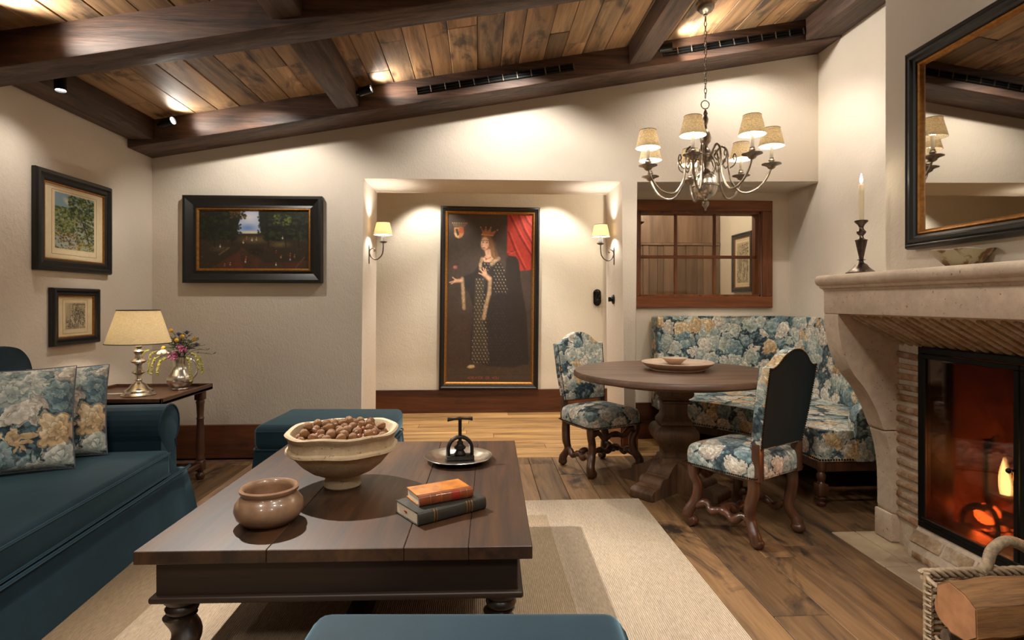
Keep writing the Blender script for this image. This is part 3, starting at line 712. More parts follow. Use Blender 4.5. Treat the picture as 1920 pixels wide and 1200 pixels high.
def portrait(wd, hg):
    p = Paint(200, 390, (66, 54, 45)); h, w = p.h, p.w; rd = random.Random(4)
    c = lambda x, y: ((x - 65) / 525, (y - 70) / 1040)
    P = lambda *q: [c(*a) for a in q]
    n = fbm(h, w, 60, 3)[..., None]; p.a *= .82 + .36 * n
    p.ell(*c(180, 330), .36, .30, (72, 62, 54), 1.0, .55)
    p.poly(P((65, 690), (215, 690), (225, 1000), (65, 1060)), (66, 36, 30), .6, fbm(h, w, 30, 9))
    p.poly(P((65, 1020), (590, 1000), (590, 1110), (65, 1110)), (70, 54, 40), .8)
    p.poly(P((65, 1062), (590, 1062), (590, 1066), (65, 1066)), (44, 34, 27), .8)
    red = P((432, 70), (590, 70), (584, 412), (512, 420), (502, 345), (432, 318))
    p.poly(red, (170, 50, 38), .95)
    for a, b in (((450, 80), (590, 330)), ((500, 70), (588, 250)), ((440, 180), (545, 410)), ((470, 300), (432, 318)), ((540, 75), (590, 150))):
        p.line(P(a, ((a[0] + b[0]) / 2 - 8, (a[1] + b[1]) / 2), b), .010, (104, 26, 22), .8)
        p.line(P((a[0] + 14, a[1]), ((a[0] + b[0]) / 2 + 8, (a[1] + b[1]) / 2), (b[0] + 6, b[1] - 14)), .008, (204, 84, 60), .55)
    p.poly(P((428, 345), (445, 328), (490, 330), (508, 365), (520, 480), (560, 700), (575, 1000), (430, 1000), (420, 500)), (38, 30, 26), .75)
    # gown and train
    p.poly(P((275, 360), (350, 350), (405, 380), (430, 470), (442, 560), (470, 700), (530, 860), (570, 990), (480, 1020), (330, 1010), (210, 975), (215, 820), (225, 640), (200, 560), (150, 500), (160, 460), (230, 430)), (44, 38, 36), .92)
    p.poly(P((240, 470), (300, 460), (290, 560), (275, 700), (300, 780), (330, 980), (220, 975), (222, 760), (232, 600)), (62, 54, 44), .9)
    for i in range(34):
        for j in range(20):
            x = 205 + j * 20 + (i % 2) * 10; y = 360 + i * 19
            front = 242 - (y - 470) * .045 < x < 288 + (y - 470) * .085 and y > 470; sleeve = 345 < x < 440 and 360 < y < 555 and x < 405 + (y - 360) * .2; bod = 285 < x < 335 and 365 < y < 420
            tr = 300 < x < 330 + (y - 480) * .44 and y > 470
            if front or sleeve or bod: p.dab(*c(x, y), .0085, (196, 160, 104) if (i + j) % 2 else (150, 146, 128), .85); p.dab(*c(x + 5, y + 9), .004, (140, 124, 98), .7)
            elif tr and rd.random() < .7: p.dab(*c(x, y), .006, (96, 84, 68), .55)
    for a, b in (((238, 480), (330, 970)), ((300, 480), (222, 960)), ((250, 620), (318, 960))): p.line(P(a, b), .002, (130, 116, 88), .3)
    # fur edges
    for pts, wd_ in ((((330, 470), (325, 560), (305, 640), (292, 715)), .022), (((158, 470), (164, 560), (170, 655)), .019), (((278, 345), (268, 380), (268, 410)), .016), (((338, 380), (352, 362), (380, 345)), .022)):
        p.line(P(*pts), wd_, (168, 138, 104), .9)
        for k in range(24):
            t = rd.random(); q = pts[int(t * (len(pts) - 1))]; q2 = pts[int(t * (len(pts) - 1)) + 1]; f = rd.random()
            p.dab(*c(q[0] + (q2[0] - q[0]) * f + rd.uniform(-10, 10), q[1] + (q2[1] - q[1]) * f), .007, rd.choice([(120, 92, 66), (196, 168, 132)]), .6)
    # hair, neck, face
    p.line(P((318, 215), (338, 260), (345, 300), (358, 330)), .035, (122, 88, 58), .95)
    for k in range(18): x = rd.uniform(318, 368); p.line(P((x - 20, 225), (x - 4, 270), (x, 330)), .003, rd.choice([(150, 112, 72), (92, 62, 42)]), .7)
    p.poly(P((292, 290), (328, 285), (335, 330), (350, 345), (330, 368), (290, 368), (282, 345), (300, 325)), (204, 160, 130), .95)
    p.line(P((292, 338), (312, 348), (334, 336)), .004, (150, 74, 54), .8); p.dab(*c(303, 350), .012, (150, 60, 44), .9)
    p.ell(*c(299, 218), .062, .025, (128, 92, 60), .4); p.ell(*c(296, 252), .055, .045, (210, 166, 136), .3); p.poly(P((318, 205), (336, 230), (334, 275), (320, 262)), (126, 90, 58), .9); p.ell(*c(282, 262), .03, .03, (216, 176, 148), .6, .7)
    p.line(P((284, 240), (279, 260), (275, 266), (283, 268)), .004, (168, 120, 92), .8)      # nose
    p.line(P((276, 236), (292, 233)), .004, (104, 66, 46), .85); p.line(P((300, 232), (318, 236)), .004, (104, 66, 46), .85)
    p.dab(*c(284, 245), .009, (60, 42, 34), .9); p.dab(*c(308, 246), .009, (60, 42, 34), .9)
    p.line(P((280, 279), (294, 279)), .006, (160, 62, 50), .9); p.ell(*c(312, 268), .022, .012, (206, 128, 104), 1, .6); p.line(P((290, 296), (322, 284)), .006, (150, 104, 80), .5)
    # crown
    p.poly(P((272, 200), (278, 182), (268, 150), (288, 176), (300, 150), (310, 176), (330, 152), (334, 182), (366, 170), (350, 200), (330, 206)), (170, 106, 70), .95)
    p.line(P((274, 198), (345, 202)), .006, (206, 150, 100), .8)
    for x, y in ((268, 152), (300, 151), (331, 153), (372, 168)): p.dab(*c(x, y), .011, (188, 126, 88), .9)
    # hands, rose
    for a, b, w_ in (((322, 468), (292, 440), .026), ((300, 446), (268, 412), .008), ((300, 442), (286, 404), .008), ((306, 440), (300, 408), .007), ((294, 450), (260, 436), .007), ((150, 482), (118, 486), .02), ((118, 484), (80, 496), .007), ((120, 480), (98, 464), .007), ((116, 490), (90, 504), .006)):
        p.line(P(a, b), w_, (206, 156, 122), .95)
    p.ell(*c(113, 402), .032, .014, (150, 84, 74), .5); p.ell(*c(108, 400), .015, .007, (188, 118, 102), .8); p.line(P((116, 412), (112, 470)), .003, (54, 50, 34), .7)
    # arms: quartered shield under a coronet
    p.poly(P((105, 155), (162, 153), (164, 195), (152, 216), (134, 224), (114, 216), (104, 195)), (186, 132, 84), .95)
    p.poly(P((134, 155), (162, 153), (164, 190), (134, 190)), (162, 76, 48), .9); p.poly(P((106, 190), (134, 190), (134, 222), (114, 214)), (216, 180, 132), .9); p.poly(P((112, 166), (126, 164), (136, 200), (124, 208)), (40, 34, 30), .85)
    for k in range(9): x = 94 + k * 11; p.line(P((x * .7 + 40, 148), (x, 130)), .003, (150, 120, 80), .8); p.dab(*c(x, 128), .008, (180, 144, 96), .85)
    p.poly(P((190, 1020), (205, 1005), (235, 1003), (242, 1018), (215, 1026)), (206, 178, 132), .9)   # shoe
    for k in range(40): p.dab(*c(rd.uniform(440, 530), rd.uniform(1030, 1105)), .004, (110, 98, 84), .5)
    cr = fbm(h, w, 5, 31)[..., None]; p.a *= .9 + .22 * cr
    return p
def leafy(p, rd, n, box, cols, r, k=.75):
    for _ in range(n):
        p.dab(rd.uniform(box[0], box[1]), rd.uniform(box[2], box[3]), rd.uniform(*r), rd.choice(cols), k, rd.uniform(.8, 1.8))
def woodland():
    p = Paint(216, 116, (22, 20, 16)); rd = random.Random(8); h, w = p.h, p.w
    p.poly([(.38, 0), (.54, 0), (.56, .40), (.34, .40)], (150, 158, 176), 1); p.ell(.46, .12, .09, .12, (196, 188, 190), 1, .7); p.ell(.44, .30, .11, .09, (84, 116, 168), .8, .8)
    p.ell(.46, .37, .12, .03, (190, 174, 138), .6, .9)
    p.poly([(0, .42), (.3, .42), (.46, .40), (.7, .44), (1, .5), (1, 1), (0, 1)], (44, 34, 22), .95)
    p.ell(.5, .5, .2, .09, (104, 88, 56), .9, .7); p.ell(.74, .58, .12, .07, (112, 104, 60), .9, .6); p.ell(.18, .66, .12, .07, (86, 84, 62), 1, .5)
    p.poly([(.38, .62), (.30, 1), (.62, 1), (1, 1), (1, .86), (.6, .9)], (92, 46, 28), .6, fbm(h, w, 16, 4)); p.poly([(.36, .7), (.1, 1), (.4, 1)], (84, 40, 26), .6)
    leafy(p, rd, 500, (0, .33, 0, .5), [(14, 18, 12), (22, 30, 18), (34, 42, 22), (18, 14, 10)], (.008, .022)); leafy(p, rd, 560, (.59, 1, 0, .5), [(14, 18, 12), (24, 34, 18), (40, 50, 24), (18, 14, 10)], (.008, .022))
    leafy(p, rd, 90, (.28, .42, .0, .14), [(70, 52, 26), (96, 66, 32), (30, 26, 16)], (.006, .012)); leafy(p, rd, 60, (.68, .84, .08, .24), [(92, 96, 40), (60, 72, 34)], (.005, .012)); leafy(p, rd, 70, (.30, .38, .1, .42), [(24, 30, 20)], (.005, .011)); leafy(p, rd, 70, (.535, .60, .05, .4), [(24, 30, 20)], (.005, .011)); p.a *= 1.15
    for x in (.13, .29, .62, .78, .9): p.line([(x, .2), (x + .01, .62)], .006, (30, 24, 18), .8)
    p.ell(.52, .70, .09, .08, (34, 24, 17), .5, .9); p.line([(.18, .76), (.27, .64)], .006, (120, 92, 54), .8); p.line([(.88, .98), (.96, .8)], .005, (120, 72, 40), .8)
    for x, y, cl in ((.425, .83, (190, 36, 28)), (.42, .88, (196, 184, 160)), (.70, .72, (150, 30, 26)), (.745, .8, (170, 130, 78)), (.83, .77, (186, 34, 30)), (.83, .84, (150, 160, 190)), (.70, .93, (214, 206, 190)), (.19, .62, (208, 200, 180)), (.40, .55, (200, 180, 150)), (.43, .49, (170, 60, 40)), (.48, .51, (206, 190, 160)), (.52, .5, (170, 150, 130)), (.76, .47, (206, 200, 180)), (.23, .95, (130, 100, 60)), (.28, .93, (150, 120, 80)), (.87, .79, (140, 100, 60))):
        p.dab(x, y, .012, cl, .95, .7); p.dab(x + .002, y - .035, .005, (196, 160, 130), .8)
    leafy(p, rd, 260, (0, 1, .5, 1), [(30, 22, 14), (70, 52, 30), (98, 70, 42), (24, 28, 16)], (.003, .008), .5)
    return p
def forest_print():
    p = Paint(110, 130, (150, 160, 150)); rd = random.Random(12)
    p.poly([(0, 0), (.6, 0), (.5, .3), (0, .32)], (128, 158, 172), .9); p.ell(.3, .14, .16, .07, (214, 206, 178), .8, .8, .6); p.ell(.5, .3, .2, .1, (206, 202, 170), .8, .7)
    leafy(p, rd, 420, (0, .5, .25, .75), [(92, 112, 52), (64, 84, 40), (128, 138, 70), (150, 140, 84), (46, 58, 32)], (.012, .035)); leafy(p, rd, 360, (.34, 1, .02, .4), [(44, 62, 28), (66, 84, 36), (34, 44, 24), (110, 116, 56)], (.012, .034)); leafy(p, rd, 300, (.5, 1, .35, .9), [(46, 60, 28), (84, 96, 44), (34, 40, 22), (128, 116, 50)], (.012, .03))
    p.line([(.66, .42), (.76, .62), (.88, .92)], .014, (54, 44, 28), .9); p.line([(.38, .24), (.6, .42), (.75, .5)], .008, (58, 48, 30), .7)
    leafy(p, rd, 200, (0, .6, .68, 1), [(126, 96, 56), (84, 66, 40), (176, 160, 116), (60, 52, 30)], (.01, .026)); leafy(p, rd, 120, (.55, 1, .84, 1), [(170, 140, 40), (120, 112, 40), (64, 66, 30)], (.01, .02))
    for k in range(26): p.dab(rd.uniform(.08, .4), rd.uniform(.55, .86), .012, rd.choice([(206, 196, 170), (170, 120, 84), (60, 44, 34)]), .85, .6)
    return p
def etching(w, h, seed, dark=(60, 54, 46)):
    p = Paint(w, h, (186, 170, 138)); rd = random.Random(seed); n = fbm(h, w, 14, seed)
    p.lay((n > .5) * .5 * (p.V > .15), (110, 100, 84))
    leafy(p, rd, 260, (.3, 1, .05, .5), [(72, 66, 56), (110, 102, 86), (160, 148, 122)], (.012, .035), .7)
    leafy(p, rd, 240, (0, 1, .5, 1), [dark, (120, 110, 92), (196, 182, 152), (90, 82, 68)], (.01, .028), .7)
    p.poly([(.06, .1), (.2, .06), (.2, .6), (.06, .64)], (168, 154, 126), .8); p.line([(.22, .05), (.22, .62)], .01, dark, .8)
    for k in range(24): x = rd.uniform(.2, .9); y = rd.uniform(.5, .8); p.line([(x, y), (x + rd.uniform(-.02, .02), y + .12)], .016, rd.choice([(58, 52, 44), (206, 194, 164)]), .8)
    for k in range(50): p.line([(rd.random(), rd.random()) for _ in range(1)] * 2, .006, dark, .6)
    return p

t = thing('portrait_painting', 'tall framed portrait of a crowned woman in a dark patterned gown on the hall wall', 'painting', (.108, 6.575, 1.292)); t.rotation_euler = (0, R(-.6) * -1, 0)
w_, h_ = 1.115, 2.055
frame_part('frame', M['ebony'], w_, h_, [(0, 0), (0, .035), (.006, .05), (.022, .055), (.032, .045), (.05, .04), (.058, .03)], t)
frame_part('gilt_slip', M['gilt'], w_ - .112, h_ - .112, [(0, 0), (0, .036), (.012, .034), (.026, .02), (.028, 0)], t)
portrait(w_, h_).canvas('canvas', M['paint'], w_ - .164, h_ - .164, t, (0, -.012, 0))
def lettering(s, size, mt, parent, loc, rot, name, label=None, ext=.0006, sx=1.0):
    cu = bpy.data.curves.new(name, 'FONT'); cu.body = s; cu.size = size; cu.align_x = 'CENTER'; cu.extrude = ext
    o = bpy.data.objects.new(name, cu); C.objects.link(o); bpy.context.view_layer.update()
    me = bpy.data.meshes.new_from_object(o.evaluated_get(bpy.context.evaluated_depsgraph_get())); bpy.data.objects.remove(o)
    me.materials.append(mt); q = mkobj(name, me, parent, loc, rot); q.scale = (sx, 1, 1); return q
lettering('ADELAYDE . DE . VOU', .044, M['ink'], t, (-.065, -.014, -.915), (R(90), 0, 0), 'inscription', sx=.82)

t = thing('landscape_painting', 'wide dark woodland landscape in a broad black frame on the back wall', 'painting', (-1.807, 4.775, 1.748))
w_, h_ = 1.087, .695
frame_part('frame', M['ebony'], w_, h_, [(0, 0), (0, .045), (.008, .055), (.025, .055), (.05, .035), (.075, .022), (.095, .028), (.1, .02)], t)
frame_part('gilt_slip', M['gilt'], w_ - .196, h_ - .196, [(0, 0), (0, .024), (.008, .026), (.018, .014), (.02, 0)], t)
woodland().canvas('canvas', M['paint'], w_ - .234, h_ - .234, t, (0, -.010, 0))

def print_frame(label, loc, rz, w_, h_, fw, prn, pw, ph, pz=0.02):
    t = thing('framed_print', label, 'picture', loc, rz)
    frame_part('frame', M['ebony'], w_, h_, [(0, 0), (0, .022), (fw * .12, .034), (fw * .35, .036), (fw * .5, .024), (fw * .8, .03), (fw, .02)], t)
    frame_part('gilt_slip', M['gilt'], w_ - fw * 2 + .004, h_ - fw * 2 + .004, [(0, 0), (0, .022), (.006, .022), (.01, .010), (.011, 0)], t)
    MB().box(-w_ / 2 + fw, w_ / 2 - fw, -.012, -.002, -h_ / 2 + fw, h_ / 2 - fw).build('mount', M['paper'], t)
    frame_part('mount_line', M['gilt'], pw + .05, ph + .05, [(0, .011), (0, .0126), (.0018, .0126), (.0018, .011)], t)
    prn.canvas('print', M['print'], pw, ph, t, (0, -.0135, pz))
print_frame('larger of two framed prints on the left wall, green forest scene on cream mount', (XL + .003, 3.878, 1.742), R(90), .695, .607, .072, forest_print(), .36, .345, .012)
print_frame('smaller framed print on the left wall, grey etching above the table lamp', (XL + .003, 3.88, 1.157), R(90), .435, .36, .05, etching(70, 80, 5), .18, .165, 0.005)
print_frame('dark framed etching on the hall end wall behind the interior window', (2.747, 5.92, 1.66), R(-90), .46, .62, .05, etching(60, 90, 15, (40, 38, 36)), .27, .42, 0)

# ------------------------------------------------------------------ overmantel mirror
t = thing('mirror', 'large black and gilt framed mirror above the mantel shelf', 'mirror', (2.046, 1.965, 1.963), R(-91.5))
w_, h_ = 1.40, .93
frame_part('frame', M['ebony'], w_, h_, [(0, 0), (0, .03), (.006, .045), (.016, .05), (.024, .044), (.030, .05), (.042, .05), (.05, .038), (.06, .034), (.066, .022)], t)
frame_part('gilt_slip', M['gilt'], w_ - .130, h_ - .130, [(0, 0), (0, .026), (.004, .03), (.012, .026), (.022, .010)], t)
MB().box(-w_ / 2 + .07, w_ / 2 - .07, -.012, -.004, -h_ / 2 + .07, h_ / 2 - .07).build('mirror_glass', M['mirror'], t, smooth=False)

# ------------------------------------------------------------------ chandelier
CX_, CY_ = 1.535, 3.885; zc = roofz(CX_, BD)
ch = thing('chandelier', 'antique silver chandelier with seven scrolled arms and burlap shades over the dining table', 'chandelier', (CX_, CY_, 0))
dz = 1.25
def Z(py): return 1.25 + (566 - py) * 3.965 / 1090
MB().lathe([(.004, zc - .10), (.012, zc - .095), (.014, zc - .085), (.04, zc - .07), (.058, zc - .045), (.062, zc - .02), (.062, zc + .03)], 28).build('canopy', M['antique'], ch)
MB().tube([(0, 0, zc - .10), (0, 0, Z(40))], .006, 8).build('rod', M['antique'], ch)
mb = MB(); z = Z(40); k = 0; zt = Z(186)
while z > zt + .02:
    L = .040; a = k * PI / 2
    pts = [(.0085 * math.cos(q) * math.cos(a), .0085 * math.cos(q) * math.sin(a), z - L / 2 + (L / 2) * math.sin(q)) for q in [2 * PI * i / 12 for i in range(12)]]
    mb.tube(pts, .0026, 6, True); z -= L - .0075; k += 1
mb.build('chain', M['antique'], ch, kind='stuff')
zr = Z(196)
MB().tube([(.028 * math.cos(q), .006, zr + .028 * math.sin(q)) for q in [2 * PI * i / 24 for i in range(24)]], .0035, 8, True).build('hanging_ring', M['antique'], ch)
pr = [(.004, 205), (.012, 210), (.016, 214), (.010, 216), (.022, 224), (.018, 231), (.009, 236), (.013, 239), (.010, 243), (.030, 249), (.042, 259), (.036, 267), (.018, 272), (.016, 276), (.026, 279), (.040, 284), (.046, 290), (.060, 292), (.060, 298), (.046, 301), (.030, 305), (.034, 309), (.024, 315), (.030, 320), (.050, 326), (.072, 332), (.084, 340), (.088, 346), (.098, 347), (.098, 350), (.088, 351), (.084, 358), (.068, 366), (.04, 371), (.012, 373), (.010, 376), (.026, 379), (.026, 384), (.012, 389), (.008, 391), (.007, 394), (.001, 396)]
prz = [(r * .92, Z(y)) for r, y in pr]
MB().lathe(prz[:14], 28).build('baluster', M['antique'], ch, ang=40)
MB().lathe(prz[13:25], 32).build('hub', M['antique'], ch, ang=40)
MB().lathe(prz[24:36], 40).build('globe', M['pewter'], ch, ang=50)
MB().lathe(prz[34:], 24).build('finial', M['antique'], ch, ang=40)
RA = .415; zcup = Z(316)
for k in range(7):
    a = R(-19 + 360 / 7 * k)
    am = mkobj('arm', None, ch, (0, 0, 0), (0, 0, a))
    path = spl([(.05, Z(296)), (.075, Z(285)), (.105, Z(277)), (.135, Z(284)), (.145, Z(300)), (.150, Z(320)), (.165, Z(342)), (.215, Z(362)), (.275, Z(365)), (.34, Z(356)), (.39, Z(338)), (RA, zcup - .012)], 6)
    mb = MB().tube([(r, 0, z) for r, z in path], .0075, 8)
    for s0, pts in ((1, [(.155, Z(318)), (.185, Z(312)), (.198, Z(300)), (.186, Z(292)), (.176, Z(298)), (.184, Z(303))]), (1, [(.148, Z(312)), (.128, Z(318)), (.115, Z(309)), (.122, Z(300)), (.13, Z(306))]), (1, [(.06, Z(296)), (.082, Z(305)), (.095, Z(316)), (.082, Z(326)), (.074, Z(319))])):
        mb.tube([(r, 0, z) for r, z in spl(pts, 5)], .0045, 6)
    arm_me = mb.mesh('arm', M['antique'], 50); bpy.data.objects.remove(am); am = mkobj('arm', arm_me, ch, (0, 0, 0), (0, 0, a))
    MB().lathe([(.008, -.032), (.022, -.024), (.028, -.012), (.050, -.002), (.062, .002), (.062, .006), (.045, .004), (.022, .003), (.016, .008), (.020, .028), (.015, .034), (.015, .044)], 22, (RA, 0, zcup)).build('drip_pan', M['antique'], am, ang=45)
    MB().lathe([(.0115, .04), (.0115, .135), (.004, .137)], 14, (RA, 0, zcup)).build('candle_sleeve', M['sleeve'], am)
    zs = zcup + .120
    lamp_shade = MB().lathe([(.082, 0), (.053, .120), (.0515, .120), (.0805, 0), (.082, 0)], 28, (RA, 0, zs), cap0=False, cap1=False).build('lamp_shade', M['shade_burlap'], am)
    MB().tube([(RA + .0535 * math.cos(q), .0535 * math.sin(q), zs + .119) for q in [2 * PI * i / 24 for i in range(24)]], .0016, 5, True).build('shade_trim', M['shade_trim'], am)
    MB().ball((RA, 0, zs + .035), (.012, .012, .024), 10, 8).build('bulb', M['bulb'], am)
    light('bulb_light', 'POINT', (RA, 0, zs + .035), 6, BULB, .02, parent=am)

# ------------------------------------------------------------------ wall sconces in the opening
def sconce(label, x, sx, y):
    t = thing('wall_sconce', label, 'wall lamp', (x, y, 1.665)); s = sx
    MB().prism([(-.012, -.075), (0, -.09), (.012, -.075), (.014, .05), (.010, .066), (0, .078), (-.010, .066), (-.014, .05)], 'x', 0 if s > 0 else -.007, .007 if s > 0 else 0, .002, 1).build('backplate', M['brass_dark'], t)
    pts = spl([(.006, .0), (.02, -.03), (.055, -.05), (.09, -.035), (.115, .0), (.122, .05), (.122, .092)], 6)
    sc_ = spl([(.006, .0), (.010, .03), (.032, .046), (.05, .038), (.05, .022), (.04, .022)], 6)
    MB().tube([(s * a_, 0, b_) for a_, b_ in pts], .0055, 8).tube([(s * a_, 0, b_) for a_, b_ in sc_], .004, 8).build('scroll_arm', M['brass_dark'], t, ang=50)
    MB().lathe([(.006, .088), (.024, .094), (.034, .102), (.034, .105), (.012, .105)], 20, (s * .122, 0, 0)).build('drip_pan', M['brass_dark'], t)
    MB().lathe([(.018, .105), (.013, .165), (.004, .166)], 16, (s * .122, 0, 0)).build('candle_sleeve', M['sleeve_grey'], t)
    sh_ = MB().lathe([(.081, .162), (.056, .268), (.0545, .268), (.0795, .162), (.081, .162)], 30, (s * .122, 0, 0), cap0=False, cap1=False).build('lamp_shade', M['shade_silk'], t)
    for rr, zz in ((.0565, .268), (.0815, .163)): MB().tube([(s * .122 + rr * math.cos(q), rr * math.sin(q), zz) for q in [2 * PI * i / 26 for i in range(26)]], .0018, 5, True).build('shade_trim', M['shade_trim'], sh_)
    MB().ball((s * .122, 0, .205), (.012, .012, .024), 10, 8).build('bulb', M['bulb'], t)
    light('sconce_light', 'POINT', (s * .122, 0, .21), 7, WHITE, .02, parent=t)
sconce('wall lamp with cream shade on the left jamb of the hall opening', -.955, 1, 5.06)
sconce('wall lamp with cream shade on the right jamb of the hall opening', 1.19, -1, 5.10)
t = thing('candle_bracket', 'two armed dark metal candle bracket seen behind the interior window', 'wall lamp', (1.475, 5.56, 1.94))
MB().tube([(-.06, 0, -.12), (.02, 0, -.06), (.07, 0, .0), (.075, 0, .07)], .006, 8).tube([(-.06, 0, -.12), (-.01, -.05, -.07), (.02, -.06, -.01)], .005, 8).build('scroll_arm', M['iron'], t)
MB().lathe([(.01, -.02), (.04, .0), (.04, .005), (.012, .006)], 18, (.075, 0, .08)).lathe([(.01, -.02), (.034, .0), (.034, .005), (.012, .006)], 18, (.02, -.06, 0)).build('drip_pan', M['iron'], t)
MB().lathe([(.022, .0), (.022, .05), (.004, .05)], 14, (.075, 0, .086)).build('candle_sleeve', M['sleeve'], t)
MB().box(-.085, -.055, -.164, -.145, -.2, -.04, .004, 1).box(-.075, -.06, -.15, .008, -.128, -.112).build('backplate', M['iron'], t)
# switches
t = thing('light_switch', 'black oval double switch plate on the hall wall right of the portrait', 'switch', (1.335, 6.578, 1.30))
pl = [(.045 * math.cos(q) * (1), (.05 if math.sin(q) > 0 else -.05) + .045 * math.sin(q)) for q in [2 * PI * i / 28 for i in range(28)]]
MB().prism(pl, 'y', -.016, 0, .006, 2).build('plate', M['porcelain'], t)
for zz in (.05, -.05):
    MB().lathe([(.028, 0), (.028, .01), (.02, .014)], 20, M=T(0, -.014, zz) @ RX(R(90))).box(-.006, .006, -.042, -.024, zz - .018, zz + .018, .003, 1).build('toggle', M['porcelain'], t)
t = thing('light_switch', 'black round rotary switch on the right jamb of the hall opening', 'switch', (1.19, 5.12, 1.272))
MB().lathe([(.042, 0), (.042, .010), (.036, .016), (.022, .018), (.018, .03), (.012, .032)], 28, M=RY(R(-90))).build('plate', M['porcelain'], t)
MB().box(-.05, -.028, -.005, .005, -.02, .02, .003, 1).build('toggle', M['porcelain'], t)

# ------------------------------------------------------------------ spotlights and air vents on the timbers
def spot(label, loc, to, L=.10, r=.031, pw=0):
    t = thing('spotlight', label, 'spotlight', loc, group=None)
    t.rotation_euler = (Vector(to) - Vector(loc)).to_track_quat('-Z', 'Y').to_euler()
    MB().lathe([(r * .6, L / 2), (r, L / 2 - .006), (r, -L / 2), (r * .88, -L / 2), (r * .86, -L / 2 + .018), (.002, -L / 2 + .018)], 24).build('housing', M['black'], t, ang=40)
    MB().lathe([(.001, -L / 2 + .010), (r * .8, -L / 2 + .010), (r * .8, -L / 2 + .016), (.001, -L / 2 + .016)], 20).build('lens', M['lens'], t)
    MB().lathe([(r * .45, L / 2), (r * .45, L / 2 + .03)], 14).build('mount', M['black'], t)
    if pw: light('spot_beam', 'SPOT', (0, 0, -L / 2 - .004), pw, WHITE, .025, (0, 0, -2), 140, 1.0, parent=t)
spot('black spotlight on the left eave timber shining down', (-2.335, 3.375, 2.475), (-2.30, 3.33, 2.0), pw=8)
spot('black spotlight by the corner beam above the landscape painting', (-2.27, 4.36, 2.555), (-1.7, 4.20, 2.68), pw=10)
spot('black spotlight beside the middle rafter above the portrait opening', (-.845, 4.335, 2.805), (0, 4.2, 3.03), pw=12)
spot('black spotlight beside the right rafter near the chandelier chain', (1.40, 4.33, 3.175), (2.4, 4.1, 3.27), pw=30)
spot('black spotlight before the near beam at the top left corner', (-2.30, 2.83, 2.545), (-1.8, 2.75, 2.62), pw=30)
def vent(x0, x1, label):
    t = thing('air_vent', label, 'vent', (x0, 4.448, 0)); L = x1 - x0; a = math.atan(.1755)
    t.location.z = roofz(x0, .088); t.rotation_euler = (0, -a, 0); L /= math.cos(a)
    MB().box(0, L, -.004, .012, -.028, .028, .002, 1).build('frame', M['black'], t)
    for zz in (-.020, .0, .020): MB().box(.004, L - .004, -.014, -.004, zz - .004, zz + .004, .001, 1).build('louvre', M['black'], t)
    n = int(L / .105)
    for k in range(n + 1): MB().box(k * L / n - .004 + (.004 if k == 0 else 0), k * L / n + .004, -.017, -.004, -.026, .026, .001, 1).build('divider', M['brass_dark'], t)
vent(-.48, .72, 'black linear air vent in the back beam above the portrait opening')
vent(1.42, 2.54, 'black linear air vent in the back beam right of the chandelier chain')

# ------------------------------------------------------------------ rug
MBR = MB().box(-1.70, 1.0, .45, 3.615, .001, .013, .004, 1)
lab(MBR.build('rug', M['rug']), 'large woven beige rug with paler bands under the coffee table', 'rug')

# ------------------------------------------------------------------ sofa
so = thing('sofa', 'long teal velvet slipcovered sofa along the left wall', 'sofa', (-1.70, 3.60, 0), R(4))
def skirt_ring(x0, x1, y0, y1, z, amp, n=26):
    """outline of a loose cover with soft pleats near the corners"""
    out = []; cs = [(x1, y0), (x0, y0), (x0, y1), (x1, y1)]
    for i in range(4):
        a, b = cs[i], cs[(i + 1) % 4]; d = (b[0] - a[0], b[1] - a[1]); L = math.hypot(*d); nx, ny = d[1] / L, -d[0] / L
        for k in range(n):
            u = k / n; s = min(u, 1 - u) * L; w = amp * math.exp(-s / .22) * math.cos(s * 44)
            r = .02 * math.exp(-s / .02)
            out.append((a[0] + d[0] * u - nx * (w - r) * -1, a[1] + d[1] * u - ny * (w - r) * -1, z))
    return out
LN = 2.45
MB().rings([skirt_ring(-.895, -.0, 0, -LN, .0145, .020), skirt_ring(-.89, -.015, -.012, -LN + .012, .12, .016), skirt_ring(-.885, -.045, -.03, -LN + .03, .27, .006)][:]).build('skirt', M['velvet'], so, ang=80)
sc_ = MB().box(-.70, -.045, -LN + .24, -.24, .272, .425, .032, 4).build('seat_cushion', M['velvet'], so, ang=50)
for z_ in (.292, .405):
    MB().tube([(-.047, -.25, z_), (-.040, -LN + .25, z_)], .006, 6).build('piping', M['velvet_pipe'], sc_)
MB().tube([(-.030, -.03, .276), (-.034, -LN + .03, .276)], .007, 6).build('piping', M['velvet_pipe'], so)
bk = [(-.33, .27), (-.33, .84), (-.36, .94), (-.43, 1.005), (-.53, 1.03), (-LN + .53, 1.03), (-LN + .36, .94), (-LN + .33, .84), (-LN + .33, .27)]
bo = [(-.33, .27)] + spl(bk[1:5], 5) + [(-LN + .53, 1.03), (-LN + .36, .94), (-LN + .33, .84), (-LN + .33, .27)]
MB().prism(bo, 'x', -.875, -.69, .07, 4).build('backrest', M['velvet'], so, ang=60)
for ya in (-.0, -LN + .25):
    pa = [(ya - .222, .27), (ya - .222, .47)] + [(ya - .125 + .122 * math.cos(q), .540 + .118 * math.sin(q)) for q in [R(v) for v in range(215, -56, -15)]] + [(ya - .035, .40), (ya - .03, .27)]
    ar_ = MB().prism(pa, 'x', -.86, -.105, .022, 3).build('arm', M['velvet'], so, ang=50)
    MB().tube([(-.102, y_, z_) for y_, z_ in pa[1:-1]], .005, 6).build('piping', M['velvet_pipe'], ar_)
